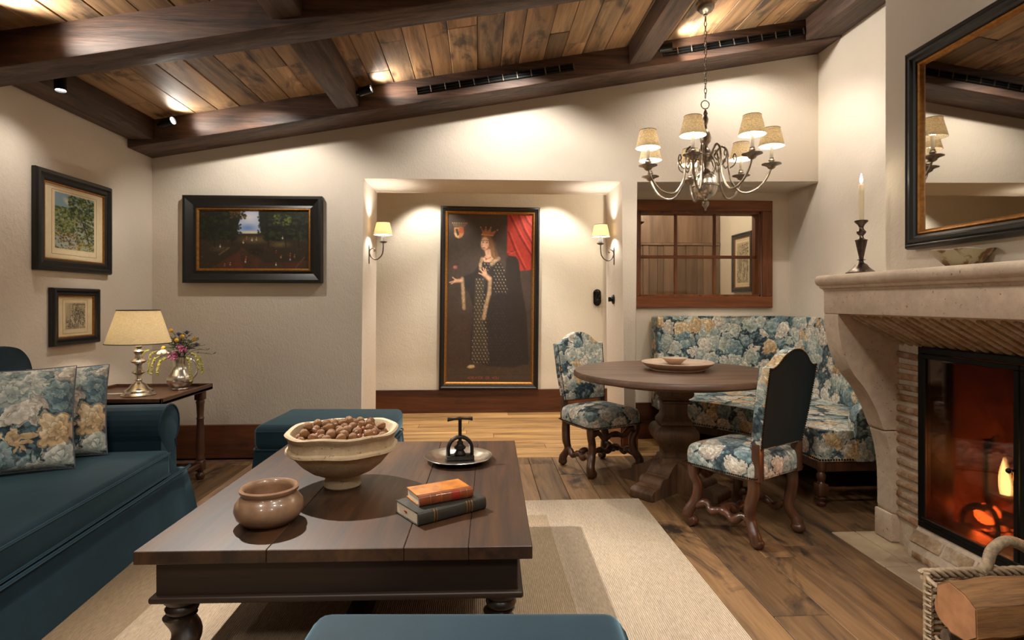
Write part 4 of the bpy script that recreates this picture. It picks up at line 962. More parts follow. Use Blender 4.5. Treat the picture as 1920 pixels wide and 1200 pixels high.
# cushions on the sofa
def pillow(label, loc, rz, lean, w=.48, pipe='rope_pipe'):
    t = thing('cushion', label, 'cushion', loc, rz, group=None)
    Mx = T(0, 0, w / 2 + .005) @ RX(R(90))
    Ml = T(0, 0, 0) @ RX(-lean) @ Mx
    cv_ = cushion(MB(), w, w, .15, Ml, 18, 4, .012, .55).build('cover', M['tap_pillow'], t, ang=80)
    pts = []
    for i in range(4):
        for k in range(12):
            u = -1 + 2 * k / 12; e = 1 - .05 * (1 - u * u)
            q = [(u, -e), (e, u), (-u, e), (-e, -u)][i]; pts.append(tuple(Ml @ Vector((q[0] * w / 2, q[1] * w / 2, 0))))
    MB().tube(pts, .0055, 6, True).build('piping', M[pipe], cv_)
pillow('verdure tapestry cushion at the left edge of the sofa, the nearer of two', (-2.215, 2.86, .428), R(30), R(11), .50)
pillow('verdure tapestry cushion against the far sofa arm, behind the nearer one', (-2.215, 3.13, .428), R(27), R(12))

# ------------------------------------------------------------------ side table, lamp, jug of flowers
st = thing('side_table', 'dark wooden corner table with turned legs behind the sofa arm', 'side table', (-2.245, 3.94, 0))
TX, TY = .335, .335
MB().box(-TX, TX, -TY, TY, .628, .648, .003, 1).build('tabletop', M['sidewood'], st)
MB().box(-TX, TX, -TY, -TY + .016, .626, .668, .003, 1).box(-TX, TX, TY - .016, TY, .626, .668, .003, 1).box(-TX, -TX + .016, -TY, TY, .626, .668, .003, 1).box(TX - .016, TX, -TY, TY, .626, .668, .003, 1).build('gallery_rim', M['sidewood'], st)
lp = [(.020, 0), (.030, .02), (.030, .035), (.018, .05), (.022, .06)]; lp2 = [(.026, .135), (.030, .15), (.024, .165), (.030, .20), (.026, .30), (.022, .42), (.026, .43), (.021, .44), (.026, .53), (.030, .545), (.024, .56)]
for sx in (-1, 1):
    for sy in (-1, 1):
        c_ = (sx * (TX - .06), sy * (TY - .06), 0)
        MB().lathe(lp, 16, c_).box(c_[0] - .027, c_[0] + .027, c_[1] - .027, c_[1] + .027, .06, .135, .004, 1).lathe(lp2, 16, c_).box(c_[0] - .029, c_[0] + .029, c_[1] - .029, c_[1] + .029, .56, .628, .004, 1).build('leg', M['sidewood_z'], st, ang=45)
for sy in (-1, 1): MB().box(-TX + .08, TX - .08, sy * (TY - .06) - .014, sy * (TY - .06) + .014, .085, .115, .003, 1).build('stretcher', M['sidewood'], st)
for sx in (-1, 1): MB().box(sx * (TX - .06) - .014, sx * (TX - .06) + .014, -TY + .08, TY - .08, .085, .115, .003, 1).build('stretcher', M['sidewood'], st)
tl = thing('table_lamp', 'silver baluster table lamp with cream empire shade on the corner table', 'table lamp', (-2.195, 3.87, .648))
pr = [(.098, 0), (.1, .008), (.094, .014), (.082, .022), (.08, .034), (.066, .044), (.056, .05), (.044, .07), (.024, .082), (.016, .092), (.022, .10), (.018, .11), (.020, .135), (.030, .142), (.040, .150), (.030, .158), (.020, .165), (.018, .19), (.024, .205), (.040, .213), (.048, .222), (.036, .230), (.022, .238), (.018, .262), (.028, .275), (.033, .285), (.022, .293), (.014, .30), (.022, .315), (.016, .330), (.010, .345), (.010, .40)]
MB().lathe(pr, 36).build('base', M['silver'], tl, ang=40)
sh_ = MB().lathe([(.186, .335), (.120, .548), (.1185, .548), (.1845, .335), (.186, .335)], 48, cap0=False, cap1=False).build('lamp_shade', M['shade_linen'], tl)
for rr, zz in ((.1205, .548), (.1865, .336)): MB().tube([(rr * math.cos(q), rr * math.sin(q), zz) for q in [2 * PI * i / 48 for i in range(48)]], .003, 6, True).build('shade_trim', M['shade_trim'], sh_)
MB().ball((0, 0, .43), (.028, .028, .036), 12, 8).build('bulb', M['bulb'], tl)
light('table_lamp_light', 'POINT', (0, 0, .43), 20, BULB, .03, parent=tl)
MB().tube(spl([(-.09, .02, .006), (-.13, .04, .006), (-.20, .03, .006), (-.3, .06, .006)], 5), .0035, 6).build('cord', M['cable'], tl)
ju = thing('flower_jug', 'polished pewter jug full of flowers on the corner table', 'jug', (-2.065, 4.13, .648))
MB().lathe([(.045, 0), (.052, .004), (.05, .012), (.062, .022), (.078, .045), (.083, .07), (.074, .10), (.056, .13), (.046, .155), (.045, .185), (.050, .215), (.052, .222), (.048, .222), (.042, .19), (.040, .16), (.001, .15)], 36).build('body', M['pewter'], ju, ang=50)
MB().tube(spl([(.046, 0, .20), (.085, 0, .205), (.112, 0, .16), (.11, 0, .11), (.082, 0, .075)], 6), .006, 8).build('handle', M['pewter'], ju)
random.seed(14)
mg = lambda n, c, r=.7: m_plain(n, sr(*c), r, 0, .25, 50)
gr, gr2, yl, pk, bl, wh, li = mg('leaf_green', (74, 84, 54)), mg('grey_green', (104, 112, 84)), mg('billy_button', (222, 170, 52)), mg('pink_bloom', (176, 92, 132)), mg('thistle_blue', (60, 68, 92)), mg('white_rose', (232, 222, 206)), mg('lime_amaranth', (176, 170, 84))
JX, JY, JZ = -2.065, 4.13, .648
def stem(name, label, tip, head=None, group=None, cat='flower', leaves=0, mat=gr):
    t = thing(name, label, cat, (JX, JY, JZ + .2), group=group)
    b = (random.uniform(-.02, .02), random.uniform(-.02, .02), -.04)
    mid = (tip[0] * .45, tip[1] * .45, tip[2] * .62 + .02)
    pts = spl([b, mid, tip], 6); MB().tube(pts, .0018, 5).build('stem', mat, t)
    for k in range(leaves):
        q = Vector(pts[random.randint(5, len(pts) - 1)]); a = random.uniform(0, 6.28); L = random.uniform(.02, .04)
        d = Vector((math.cos(a), math.sin(a), random.uniform(-.1, .7))).normalized(); s_ = d.cross(Vector((0, 0, 1))).normalized() * L * .2
        mb = MB(); mb.faces([tuple(q), tuple(q + d * L * .5 + s_), tuple(q + d * L), tuple(q + d * L * .5 - s_), tuple(q + d * L * .5 + Vector((0, 0, .004)))], [(0, 1, 4), (1, 2, 4), (2, 3, 4), (3, 0, 4)]); mb.build('leaf', mat, t)
    if head: head(t, tip)
    return t
def h_ball(t, p): MB().ball(p, .0135, 12, 8, fn=lambda a, z: 1 + .06 * math.sin(9 * a) * math.cos(14 * z)).build('flower_head', yl, t)
def h_thistle(t, p):
    MB().ball(p, (.010, .010, .014), 10, 7).build('flower_head', bl, t)
    mb = MB()
    for k in range(12):
        a = k * PI / 6; mb.tube([p, (p[0] + .026 * math.cos(a), p[1] + .026 * math.sin(a), p[2] - .004 + .012 * (k % 2))], [.003, .0004], 4)
    mb.build('bract', bl, t)
def h_pink(t, p):
    mb = MB()
    for k in range(34): a = random.uniform(0, 6.28); rr = random.uniform(0, .034); mb.ball((p[0] + rr * math.cos(a), p[1] + rr * math.sin(a), p[2] + random.uniform(-.022, .022)), random.uniform(.006, .009), 7, 5)
    mb.build('floret_cluster', pk, t, kind='stuff')
def h_rose(t, p):
    for k in range(9):
        a = k * 2.4; rr = .008 + .0025 * k; mb = MB()
        mb.ball((p[0] + rr * math.cos(a), p[1] + rr * math.sin(a), p[2] + .012 - .002 * k), (.016, .016, .012), 9, 6); mb.build('petal', wh, t)
def h_droop(t, p):
    mb = MB(); d = Vector((p[0], p[1], 0)).normalized(); L = random.uniform(.10, .17)
    path = spl([p, tuple(Vector(p) + d * .03 + Vector((0, 0, -.015))), tuple(Vector(p) + d * .045 + Vector((0, 0, -L * .5))), tuple(Vector(p) + d * .05 + Vector((0, 0, -L)))], 8)
    for q in path: 
        for _ in range(3): mb.ball((q[0] + random.uniform(-.006, .006), q[1] + random.uniform(-.006, .006), q[2] + random.uniform(-.004, .004)), random.uniform(.0035, .006), 6, 4)
    mb.build('drooping_tassel', li, t, kind='stuff')
for p, nm in (((-.05, -.02, .205), 'topmost yellow ball flower of the jug'), ((.03, -.03, .165), 'yellow ball flower right of the bouquet centre'), ((-.0, -.05, .14), 'yellow ball flower in the middle of the bouquet'), ((.10, -.01, .145), 'yellow ball flower at the right of the bouquet'), ((-.085, -.05, .09), 'yellow ball flower low on the left of the bouquet'), ((-.10, 0, .185), 'yellow ball flower beside the lamp shade')):
    stem('ball_flower', nm, p, h_ball, 'yellow ball flowers in the jug')
for p, nm in (((-.01, 0, .18), 'dark blue thistle at the top of the bouquet'), ((.12, -.02, .11), 'dark blue thistle at the right of the bouquet'), ((.03, .03, .19), 'dark blue thistle behind the yellow ball flowers')): stem('thistle', nm, p, h_thistle, 'blue thistles in the jug', leaves=4, mat=gr2)
stem('pink_flower', 'larger pink flower cluster at the front of the jug', (-.01, -.06, .035), h_pink, leaves=2); stem('pink_flower', 'upper pink flower cluster behind the larger one', (.025, -.04, .08), h_pink, leaves=2)
stem('white_rose', 'white rose at the left front of the jug', (-.085, -.06, .055), h_rose, leaves=2)
for p in ((-.11, -.05, .03), (-.15, -.02, .06), (.075, -.06, .02), (.09, -.02, .05), (-.06, -.075, .02), (.095, .01, .03), (-.2, -.02, .07)):
    stem('amaranth', 'drooping lime green tassel flower hanging over the jug', p, h_droop, 'lime tassels in the jug')
for k in range(20):
    a = random.uniform(0, 6.28); r = random.uniform(.03, .13); stem('leafy_sprig', 'dark green leafy sprig in the pewter jug', (r * math.cos(a), r * math.sin(a) * .7, random.uniform(.05, .19)), None, 'green sprigs in the jug', 'foliage', 12, gr if k % 2 else gr2)
for k in range(3): stem('wispy_sprig', 'fine wispy sprig reaching right from the jug', (.16 + .03 * k, -.01, .10 - .03 * k), None, 'wispy sprigs in the jug', 'foliage', 7, gr2)

# ------------------------------------------------------------------ footstools
def ottoman(label, loc, rz, w, d, h=.45):
    t = thing('footstool', label, 'footstool', loc, rz)
    tc_ = MB().box(-w / 2, w / 2, -d / 2, d / 2, h - .165, h, .05, 5).build('top_cushion', M['velvet'], t, ang=60)
    for zz in (h - .04, h - .155):
        e = .004; a, b, r = w / 2 + e - (0 if zz < h - .1 else .006), d / 2 + e - (0 if zz < h - .1 else .006), .05
        pts = [(sx * (a - r) + r * math.cos(R(q)), sy * (b - r) + r * math.sin(R(q)), zz) for sx, sy, q0 in ((1, 1, 0), (-1, 1, 90), (-1, -1, 180), (1, -1, 270)) for q in range(q0, q0 + 91, 30)]
        MB().tube(pts, .005, 6, True).build('piping', M['velvet_pipe'], tc_)
    MB().rings([skirt_ring(-w / 2 - .02, w / 2 + .02, d / 2 + .02, -d / 2 - .02, .004, .014, 20), skirt_ring(-w / 2 + .005, w / 2 - .005, d / 2 - .005, -d / 2 + .005, h - .165, .004, 20)]).build('skirt', M['velvet'], t, ang=80)
    return t
ottoman('teal velvet footstool behind the coffee table, before the back wall', (-1.02, 4.13, 0), R(-3), .86, .64)
ottoman('teal velvet footstool in the foreground, nearest the camera', (-.045, 1.232, .013), R(-3), .80, .60, .437)

# ------------------------------------------------------------------ coffee table
CTZ = .013
ct = thing('coffee_table', 'large dark walnut coffee table with barley twist legs on the rug', 'coffee table', (-.443, 2.569, CTZ), R(-1.1))
A, B = .625, .706; TZ = .47 - CTZ
for x0, x1 in ((-A, -.215), (-.215, .215), (.215, .42), (.42, A)): MB().box(x0 + .0007, x1 - .0007, -B, B, TZ - .042, TZ, .002, 1).build('plank', M['table'], ct)
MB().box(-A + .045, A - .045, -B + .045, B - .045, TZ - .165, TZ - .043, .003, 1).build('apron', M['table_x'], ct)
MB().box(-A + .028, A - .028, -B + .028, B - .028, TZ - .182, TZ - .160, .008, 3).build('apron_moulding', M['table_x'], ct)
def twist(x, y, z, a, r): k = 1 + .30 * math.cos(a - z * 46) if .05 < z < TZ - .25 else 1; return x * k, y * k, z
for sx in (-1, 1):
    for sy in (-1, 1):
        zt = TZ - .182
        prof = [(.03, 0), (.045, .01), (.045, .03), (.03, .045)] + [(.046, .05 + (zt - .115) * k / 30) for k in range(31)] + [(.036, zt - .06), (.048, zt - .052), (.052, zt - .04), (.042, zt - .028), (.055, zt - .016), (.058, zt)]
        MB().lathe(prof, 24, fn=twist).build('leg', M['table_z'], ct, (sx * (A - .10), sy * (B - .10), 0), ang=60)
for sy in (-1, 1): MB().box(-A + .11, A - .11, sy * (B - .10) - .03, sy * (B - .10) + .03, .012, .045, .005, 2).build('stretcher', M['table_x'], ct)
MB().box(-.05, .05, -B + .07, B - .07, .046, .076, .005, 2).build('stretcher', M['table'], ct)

# bowl of nuts
BX, BY, BZ = -.583, 2.507, .471
nbw = thing('clay_bowl', 'large rough clay pedestal bowl heaped with nuts on the coffee table', 'bowl', (BX, BY, BZ))
def wob(x, y, z, a, r): return x, y, z + (z / .235) * (.003 * x / .23 + .004 * math.sin(3 * a) + .003 * math.sin(7 * a + 1))
MB().lathe([(.072, 0), (.077, .006), (.074, .025), (.068, .046), (.092, .055), (.132, .074), (.168, .102), (.194, .132), (.209, .155), (.224, .157), (.231, .163), (.229, .172), (.217, .178), (.216, .195), (.221, .220), (.230, .228), (.233, .237), (.226, .243), (.210, .240), (.203, .225), (.198, .2), (.18, .185), (.1, .178), (.001, .176)], 64, fn=wob).build('body', M['clay'], nbw, ang=45)
rng = np.random.RandomState(5); kinds = []
for k in range(92): kinds.append(('walnut', rng.uniform(.0185, .0215)))
for k in range(84): kinds.append(('hazelnut', rng.uniform(.0105, .0125)))
for k in range(10): kinds.append(('pecan', .019))
rng.shuffle(kinds); rad = np.array([float(r) for _, r in kinds]) * 1.0
n = len(kinds); ang_ = rng.rand(n) * 6.283; rr = .165 * np.sqrt(rng.rand(n)); pos = np.stack([rr * np.cos(ang_), rr * np.sin(ang_), np.zeros(n)], 1)
dome = lambda q: .222 + .066 * (1 - (q / .2) ** 2)
pos[:, 2] = dome(rr) + rng.uniform(-.03, .02, n)
for it in range(400):
    d = pos[:, None] - pos[None]; L = np.sqrt((d ** 2).sum(-1)) + 1e-9; mn = rad[:, None] + rad[None] + .0006
    ov = np.clip(mn - L, 0, None); np.fill_diagonal(ov, 0); pos += (d / L[..., None] * ov[..., None] * .5).sum(1) * .8
    q = np.hypot(pos[:, 0], pos[:, 1]); lim = .193 - rad; k = np.where(q > lim, lim / (q + 1e-9), 1); pos[:, 0] *= k; pos[:, 1] *= k
    q = np.hypot(pos[:, 0], pos[:, 1]); top = dome(q) + .02; pos[:, 2] -= np.clip(pos[:, 2] - top, 0, None) * .25 + .0004; pos[:, 2] = np.maximum(pos[:, 2], .190 + rad)
def nutmesh(kind, v):
    ph = v * 1.7
    if kind == 'walnut': return MB().ball((0, 0, 0), (.97, .93, 1.0), 20, 12, fn=lambda a, z: .95 + .045 * math.sin(7 * a + 3 * math.sin(4 * z + ph)) * math.cos(5 * z + ph)).tube([(.96 * math.cos(q), 0, .985 * math.sin(q)) for q in [2 * PI * i / 20 for i in range(20)]], .05, 5, True).mesh('walnut', M['walnut'], 80)
    if kind == 'hazelnut': return MB().ball((0, 0, 0), (.96, .94, 1.0), 12, 9).mesh('hazelnut', M['hazel'], 80)
    return MB().ball((0, 0, 0), (.62, .6, 1.0), 12, 9, fn=lambda a, z: 1 + .02 * math.sin(5 * a)).mesh('pecan', M['pecan'], 80)
NM = {k: [nutmesh(k, v) for v in range(3)] for k in ('walnut', 'hazelnut', 'pecan')}
NL = {'walnut': ('wrinkled tan walnut in the heaped clay bowl', 'walnuts in the clay bowl'), 'hazelnut': ('small smooth brown hazelnut in the heaped clay bowl', 'hazelnuts in the clay bowl'), 'pecan': ('elongated darker pecan nut in the heaped clay bowl', 'pecans in the clay bowl')}
for (kd, r), p in zip(kinds, pos):
    kd = str(kd); r = float(r)
    o = mkobj(kd, random.choice(NM[kd]), None, (BX + p[0], BY + p[1], BZ + p[2]), (random.uniform(0, 6), random.uniform(0, 6), random.uniform(0, 6))); o.scale = (r, r, r)
    lab(o, NL[kd][0], 'nut', NL[kd][1])
# squat pot
t = thing('squat_pot', 'squat brown glazed pot at the near left of the coffee table', 'pot', (-.747, 2.108, .471))
MB().lathe([(.075, 0), (.085, .003), (.108, .025), (.1165, .05), (.113, .072), (.1, .09), (.092, .097), (.090, .104), (.098, .112), (.1, .122), (.094, .127), (.086, .122), (.08, .105), (.095, .07), (.09, .03), (.001, .02)], 56).build('body', M['potclay'], t, ang=60)
# plate and press
t = thing('pewter_plate', 'pewter plate with wavy rim on the coffee table under the nut press', 'plate', (-.105, 2.862, .471))
def wavy(x, y, z, a, r): k = 1 + (.022 * abs(math.sin(2.5 * a + .4)) if r > .13 else 0); return x * k, y * k, z
MB().lathe([(.10, 0), (.112, .003), (.125, .016), (.158, .023), (.164, .026), (.162, .0285), (.155, .0265), (.122, .0205), (.108, .008), (.001, .006)], 72, fn=wavy).build('dish', M['pewter'], t, ang=50)
t = thing('nut_press', 'dark iron screw nut press standing on the pewter plate', 'nutcracker', (-.098, 2.865, .4775), R(8))
MB().box(-.068, .068, -.03, .03, .0, .022, .005, 2).build('base', M['iron'], t)
arch = [(-.058, 0, .022)] + [(.058 * math.cos(q), 0, .048 + .062 * math.sin(q)) for q in [R(v) for v in range(180, -1, -15)]] + [(.058, 0, .022)]
MB().tube(arch, .010, 8, flat=1.4).build('arch', M['iron'], t, ang=50)
MB().lathe([(.026, .022), (.030, .028), (.024, .034), (.018, .046), (.028, .054), (.030, .062), (.018, .07), (.014, .078), (.016, .084), (.010, .09)], 20).build('press_block', M['iron'], t, ang=45)
MB().tube([(0, 0, .085), (0, 0, .195)], .0085, 12).build('screw', M['iron'], t)
MB().tube(spl([(-.062, 0, .197), (-.056, 0, .197), (-.03, 0, .198), (0, 0, .2), (.03, 0, .198), (.056, 0, .197), (.062, 0, .197)], 4), [.004] + [.010] * 3 + [.010 - .004 * min(1, k / 4) for k in range(5)] + [.006 + .004 * (k / 4) for k in range(4)] + [.006] * 4 + [.006, .007, .008, .010] + [.010] * 3 + [.004], 10).build('handle', M['iron'], t)
# books
def book(label, loc, rz, L, Wd, H, cov, spine, bands, group=None):
    t = thing('book', label, 'book', loc, rz)
    MB().box(-L / 2, L / 2, -Wd / 2 + .010, Wd / 2, 0, .0035, .001, 1).box(-L / 2, L / 2, -Wd / 2 + .010, Wd / 2, H - .0035, H, .001, 1).build('cover', M[cov], t)
    sp = [(-Wd / 2 + .012, 0), (-Wd / 2 + .012, H)] + [(-Wd / 2 + .010 - .008 * math.sin(q), H / 2 + H / 2 * math.cos(q)) for q in [PI * k / 8 for k in range(9)]]
    sn_ = MB().prism([(-Wd / 2 + .030, 0), (-Wd / 2 + .030, .0040), (-Wd / 2 + .012, .0040), (-Wd / 2 + .012, H - .004), (-Wd / 2 + .03, H - .004), (-Wd / 2 + .03, H + .0003)] + [(-Wd / 2 + .010 - .009 * math.sin(q), H / 2 + (H / 2 + .0003) * math.cos(q)) for q in [PI * k / 8 for k in range(9)]], 'x', -L / 2, L / 2).build('spine', M[spine], t, ang=40)
    MB().box(-L / 2 + .004, L / 2 - .004, -Wd / 2 + .012, Wd / 2 - .004, .0037, H - .0037).build('pages', M['page'], t)
    for u, w_, mt in bands:
        pts = [(-Wd / 2 + .010 - .0098 * math.sin(q), H / 2 + (H / 2 + .001) * math.cos(q)) for q in [PI * k / 8 for k in range(9)]]; inn = [(-Wd / 2 + .010 - .006 * math.sin(q), H / 2 + (H / 2 - .003) * math.cos(q)) for q in [PI * k / 8 for k in range(8, -1, -1)]]
        MB().prism(pts + inn, 'x', u * L - w_ / 2, u * L + w_ / 2).build('spine_label' if w_ > .01 else 'spine_band', M[mt], sn_, ang=40)
    return t
bz = R(34.4)
b1 = book('large dark green book lying under the tan leather one', (-.0895 + -.054, 2.108 + .0695, .4715), bz, .285, .178, .046, 'cover_dk', 'cover_dk', [(-.28, .003, 'gilt'), (-.24, .002, 'gilt'), (.2, .003, 'gilt'), (.24, .002, 'gilt'), (.28, .003, 'gilt')])
MB().box(-.1435, -.140, .005, .022, .022, .028, .001, 1).build('ribbon', M['leather_red'], b1)
book('smaller mottled tan leather book on top of the dark green one', (-.150, 2.19, .518), R(27), .212, .135, .036, 'leather', 'leather_sp', [(-.3, .003, 'gilt'), (-.1, .003, 'gilt'), (.17, .035, 'leather_red'), (.1, .002, 'gilt'), (.26, .002, 'gilt'), (.38, .003, 'gilt')])

# ------------------------------------------------------------------ dining table, platter and bowl
dt = thing('dining_table', 'round dark wooden pedestal table in front of the banquette', 'dining table', (1.30, 3.85, 0))
MB().lathe([(.60, .745), (.655, .745), (.668, .755), (.668, .775), (.658, .787), (.64, .79), (.001, .79)], 96).build('tabletop', M['dtop'], dt, ang=40)
MB().lathe([(.22, .715), (.50, .715), (.50, .745), (.22, .745)], 48).build('underframe', M['dtop'], dt)
def sqlathe(prof, rot=R(-6)):
    rs = []
    for r, z in prof:
        ring = []
        for cx, cy, q0 in ((1, 1, 0), (-1, 1, 90), (-1, -1, 180), (1, -1, 270)):
            for q in (0, 45, 90):
                e = r * .06; ring.append((cx * (r - e) + e * math.cos(R(q0 + q)), cy * (r - e) + e * math.sin(R(q0 + q)), z))
        rs.append(ring)
    return MB().rings(rs, True, M=RZ(rot))
col = [(.112, .715), (.112, .635), (.106, .625), (.098, .615), (.086, .610), (.082, .600), (.090, .592), (.092, .580), (.078, .572), (.076, .52), (.082, .49), (.098, .468), (.104, .455), (.104, .44), (.098, .432), (.122, .42), (.138, .395), (.142, .37), (.132, .335), (.104, .295), (.082, .265), (.076, .24), (.078, .225), (.094, .216), (.096, .196), (.104, .190), (.106, .12), (.106, .075)]
sqlathe(col).build('pedestal', M['dped'], dt, ang=35)
ft = spl([(.06, .20), (.12, .185), (.16, .15), (.18, .13)], 4) + [(.19, .125)] + spl([(.195, .118), (.245, .118), (.268, .095), (.275, .075)], 4) + [(.30, .072)] + spl([(.302, .070), (.335, .068), (.365, .05), (.368, .035)], 4) + [(.368, .004), (.35, 0), (.06, 0)]
for k in range(4):
    MB().prism(ft, 'y', -.085, .085, .004, 1, M=RZ(R(-6 + 45 + 90 * k))).build('foot', M['dped'], dt, ang=35)
t = thing('platter', 'round pale stone platter in the middle of the dining table', 'platter', (1.335, 3.87, .7905))
MB().lathe([(.10, 0), (.175, 0), (.18, .006), (.178, .012), (.205, .022), (.235, .045), (.240, .052), (.236, .056), (.205, .045), (.18, .036), (.001, .034)], 64).build('dish', M['platter'], t, ang=45)
t = thing('small_bowl', 'small pale shallow bowl standing in the stone platter', 'bowl', (1.325, 3.90, .8255))
MB().lathe([(.03, 0), (.04, .002), (.055, .014), (.078, .036), (.083, .043), (.079, .044), (.055, .024), (.03, .012), (.001, .010)], 48).build('body', M['platter'], t, ang=60)

# ------------------------------------------------------------------ tapestry chairs; local -Y is the front
def make_chair(label):
    t = thing('dining_chair', label, 'chair', group=None)
    fw, rw, dp = .205, .178, .175
    w = M['chairwood']
    for s in (-1, 1):
        p = spl([(s * fw, -dp, .36), (s * fw, -dp, .29), (s * (fw - .020), -dp + .014, .23), (s * (fw - .012), -dp + .008, .15), (s * (fw + .016), -dp - .016, .09), (s * (fw + .018), -dp - .022, .05), (s * fw, -dp - .004, .020)], 5)
        r = [.033, .033, .032, .031, .030] + [.028] * 10 + [.029] * 6 + [.031] * 5 + [.034] * 5
        mb = MB().tube(p, r[:len(p)] + [.030] * (len(p) - len(r)), 10)
        mb.ball((s * fw, -dp - .012, .032), (.036, .040, .032), 12, 8).build('front_leg', w, t, ang=60)
        p = spl([(s * rw, dp, .36), (s * rw, dp + .004, .28), (s * (rw + .008), dp - .012, .20), (s * (rw - .004), dp - .016, .13), (s * (rw + .014), dp + .016, .07), (s * (rw + .010), dp + .036, .022)], 5)
        mb = MB().tube(p, [.031] * 12 + [.028] * 8 + [.031] * 6, 10)
        mb.ball((s * (rw + .010), dp + .03, .030), (.033, .038, .030), 12, 8).build('rear_leg', w, t, ang=60)
        # post between seat and backrest
        MB().box(s * rw - .022, s * rw + .022, dp + .004, dp + .05, .34, .53, .005, 2, M=I4).build('back_post', w, t)
        p = spl([(s * (fw - .004), -dp + .02, .115), (s * (fw - .02), -dp + .07, .145), (s * (fw - .012), -dp + .11, .115), (s * (fw - .020), -.02, .128), (s * (fw - .022), .02, .128), (s * (rw + .012), .07, .105), (s * (rw + .004), .12, .14), (s * rw, dp - .01, .12)], 5)
        MB().tube(p, [.017 + .007 * abs(math.sin(i * .42)) for i in range(len(p))], 8).build('side_stretcher', w, t, ang=60)
    p = spl([(-fw + .02, .0, .128), (-.13, 0, .150), (-.08, 0, .118), (-.025, 0, .132), (.025, 0, .132), (.08, 0, .118), (.13, 0, .150), (fw - .02, 0, .128)], 5)
    MB().tube(p, [.017 + .008 * abs(math.sin(i * .42)) for i in range(len(p))], 8).build('cross_stretcher', w, t, ang=60)
    p = spl([(-fw, -dp, .285), (-.15, -dp, .315), (-.09, -dp, .27), (-.03, -dp, .285), (.03, -dp, .285), (.09, -dp, .27), (.15, -dp, .315), (fw, -dp, .285)], 5)
    MB().tube(p, [.016 + .007 * abs(math.sin(i * .42)) for i in range(len(p))], 8).box(-.022, .022, -dp - .016, -dp + .016, .268, .305, .006, 2).build('front_stretcher', w, t, ang=60)
    MB().box(-fw + .01, fw - .01, -dp + .01, dp, .325, .352, .004, 1).build('seat_rail', w, t)
    # seat
    mb = MB(); mb.prism([(-.245, -.222), (.245, -.222), (.215, .215), (-.215, .215)], 'z', .345, .45, .038, 4)
    for v in mb.bm.verts:
        if v.co.z > .40: v.co.z += .035 * max(0, (1 - (v.co.x / .25) ** 2)) * max(0, 1 - (v.co.y / .24) ** 2)
    bmesh.ops.triangulate(mb.bm, faces=[f for f in mb.bm.faces if len(f.verts) > 6])
    mb.bm.free(); mb.bm = bmesh.new()
    n = 14; vs = []; fs = []
    prof = [(0.972, .345), (.995, .36), (1.0, .39), (.995, .415), (.975, .436), (.94, .45), (.85, .463), (.65, .475), (.35, .482), (0.001, .484)]
    rs = []
    for k, z in prof:
        ring = []
        for i in range(48):
            a = 2 * PI * (i + .5) / 48; c_, s_ = math.cos(a), math.sin(a); q = (abs(c_) ** 9 + abs(s_) ** 9) ** (-1 / 9)
            y = s_ * q * .22; x = c_ * q * (.246 - .030 * (y + .22) / .44); ring.append((x * k, y * k, z))
        rs.append(ring)
    mb.rings(rs).build('seat', M['tap_chair'], t, ang=70)
    # backrest: shoulders and a humped crest, raked back
    out = [(-.192, .50), (-.212, .70), (-.222, .925)] + spl([(-.222, .925), (-.19, .922), (-.15, .940), (-.10, .982), (-.04, 1.008), (.0, 1.012), (.04, 1.008), (.10, .982), (.15, .940), (.19, .922), (.222, .925)], 4)[1:] + [(.212, .70), (.192, .50)]
    rake = Matrix.Shear('XY', 4, (0, 0)); K = Matrix(((1, 0, 0, 0), (0, 1, .16, -.078), (0, 0, 1, 0), (0, 0, 0, 1)))
    br_ = MB().prism(out, 'y', .168, .222, .010, 2, M=K).build('backrest', M['tap_chair'], t, ang=40)
    ins = [(x * .94, .50 + (z - .50) * .975 + .008) for x, z in out]
    MB().prism(ins, 'y', .2215, .2255, 0, M=K).build('back_panel', M['velvet_dk'], br_, label='plain dark teal velvet back panel')
    # nail heads
    def along(pts, step):
        res = []; acc = 0
        for a, b in zip(pts, pts[1:]):
            a, b = Vector(a), Vector(b); L = (b - a).length; s_ = step - acc
            while s_ <= L: res.append(a + (b - a) * (s_ / L)); s_ += step
            acc = (acc + L) % step if L + acc >= step else acc + L
        return res
    mb = MB()
    for q in along([K @ Vector((x * .965, .2245, z - .004)) for x, z in out], .0125): mb.ball(tuple(q), .0055, 5, 3)
    for q in along([K @ Vector((x * .965, .1665, z - .004)) for x, z in [out[0], out[1], out[2]]], .0125): mb.ball(tuple(q), .0052, 5, 3)
    for q in along([K @ Vector((x * .965, .1665, z - .004)) for x, z in [out[-3], out[-2], out[-1], out[0]]], .0125): mb.ball(tuple(q), .0052, 5, 3)
    for q in along([(-.2165, .214, .356), (-.245, -.218, .356), (.245, -.218, .356), (.2165, .214, .356), (-.2165, .214, .356)], .0125): mb.ball(tuple(q), .0055, 5, 3)
    mb.build('nail_trim', M['nail'], t, kind='stuff')
    return t
c1 = make_chair('tapestry dining chair left of the round table, its leafy front turned to the camera')
c1.location = (.894, 4.335, 0); c1.rotation_euler = (0, 0, R(26))
c2 = dup(c1); c2['label'] = 'tapestry dining chair right of the round table, showing its plain dark teal back'
c2.location = (1.455, 3.14, 0); c2.rotation_euler = (0, 0, R(-149))

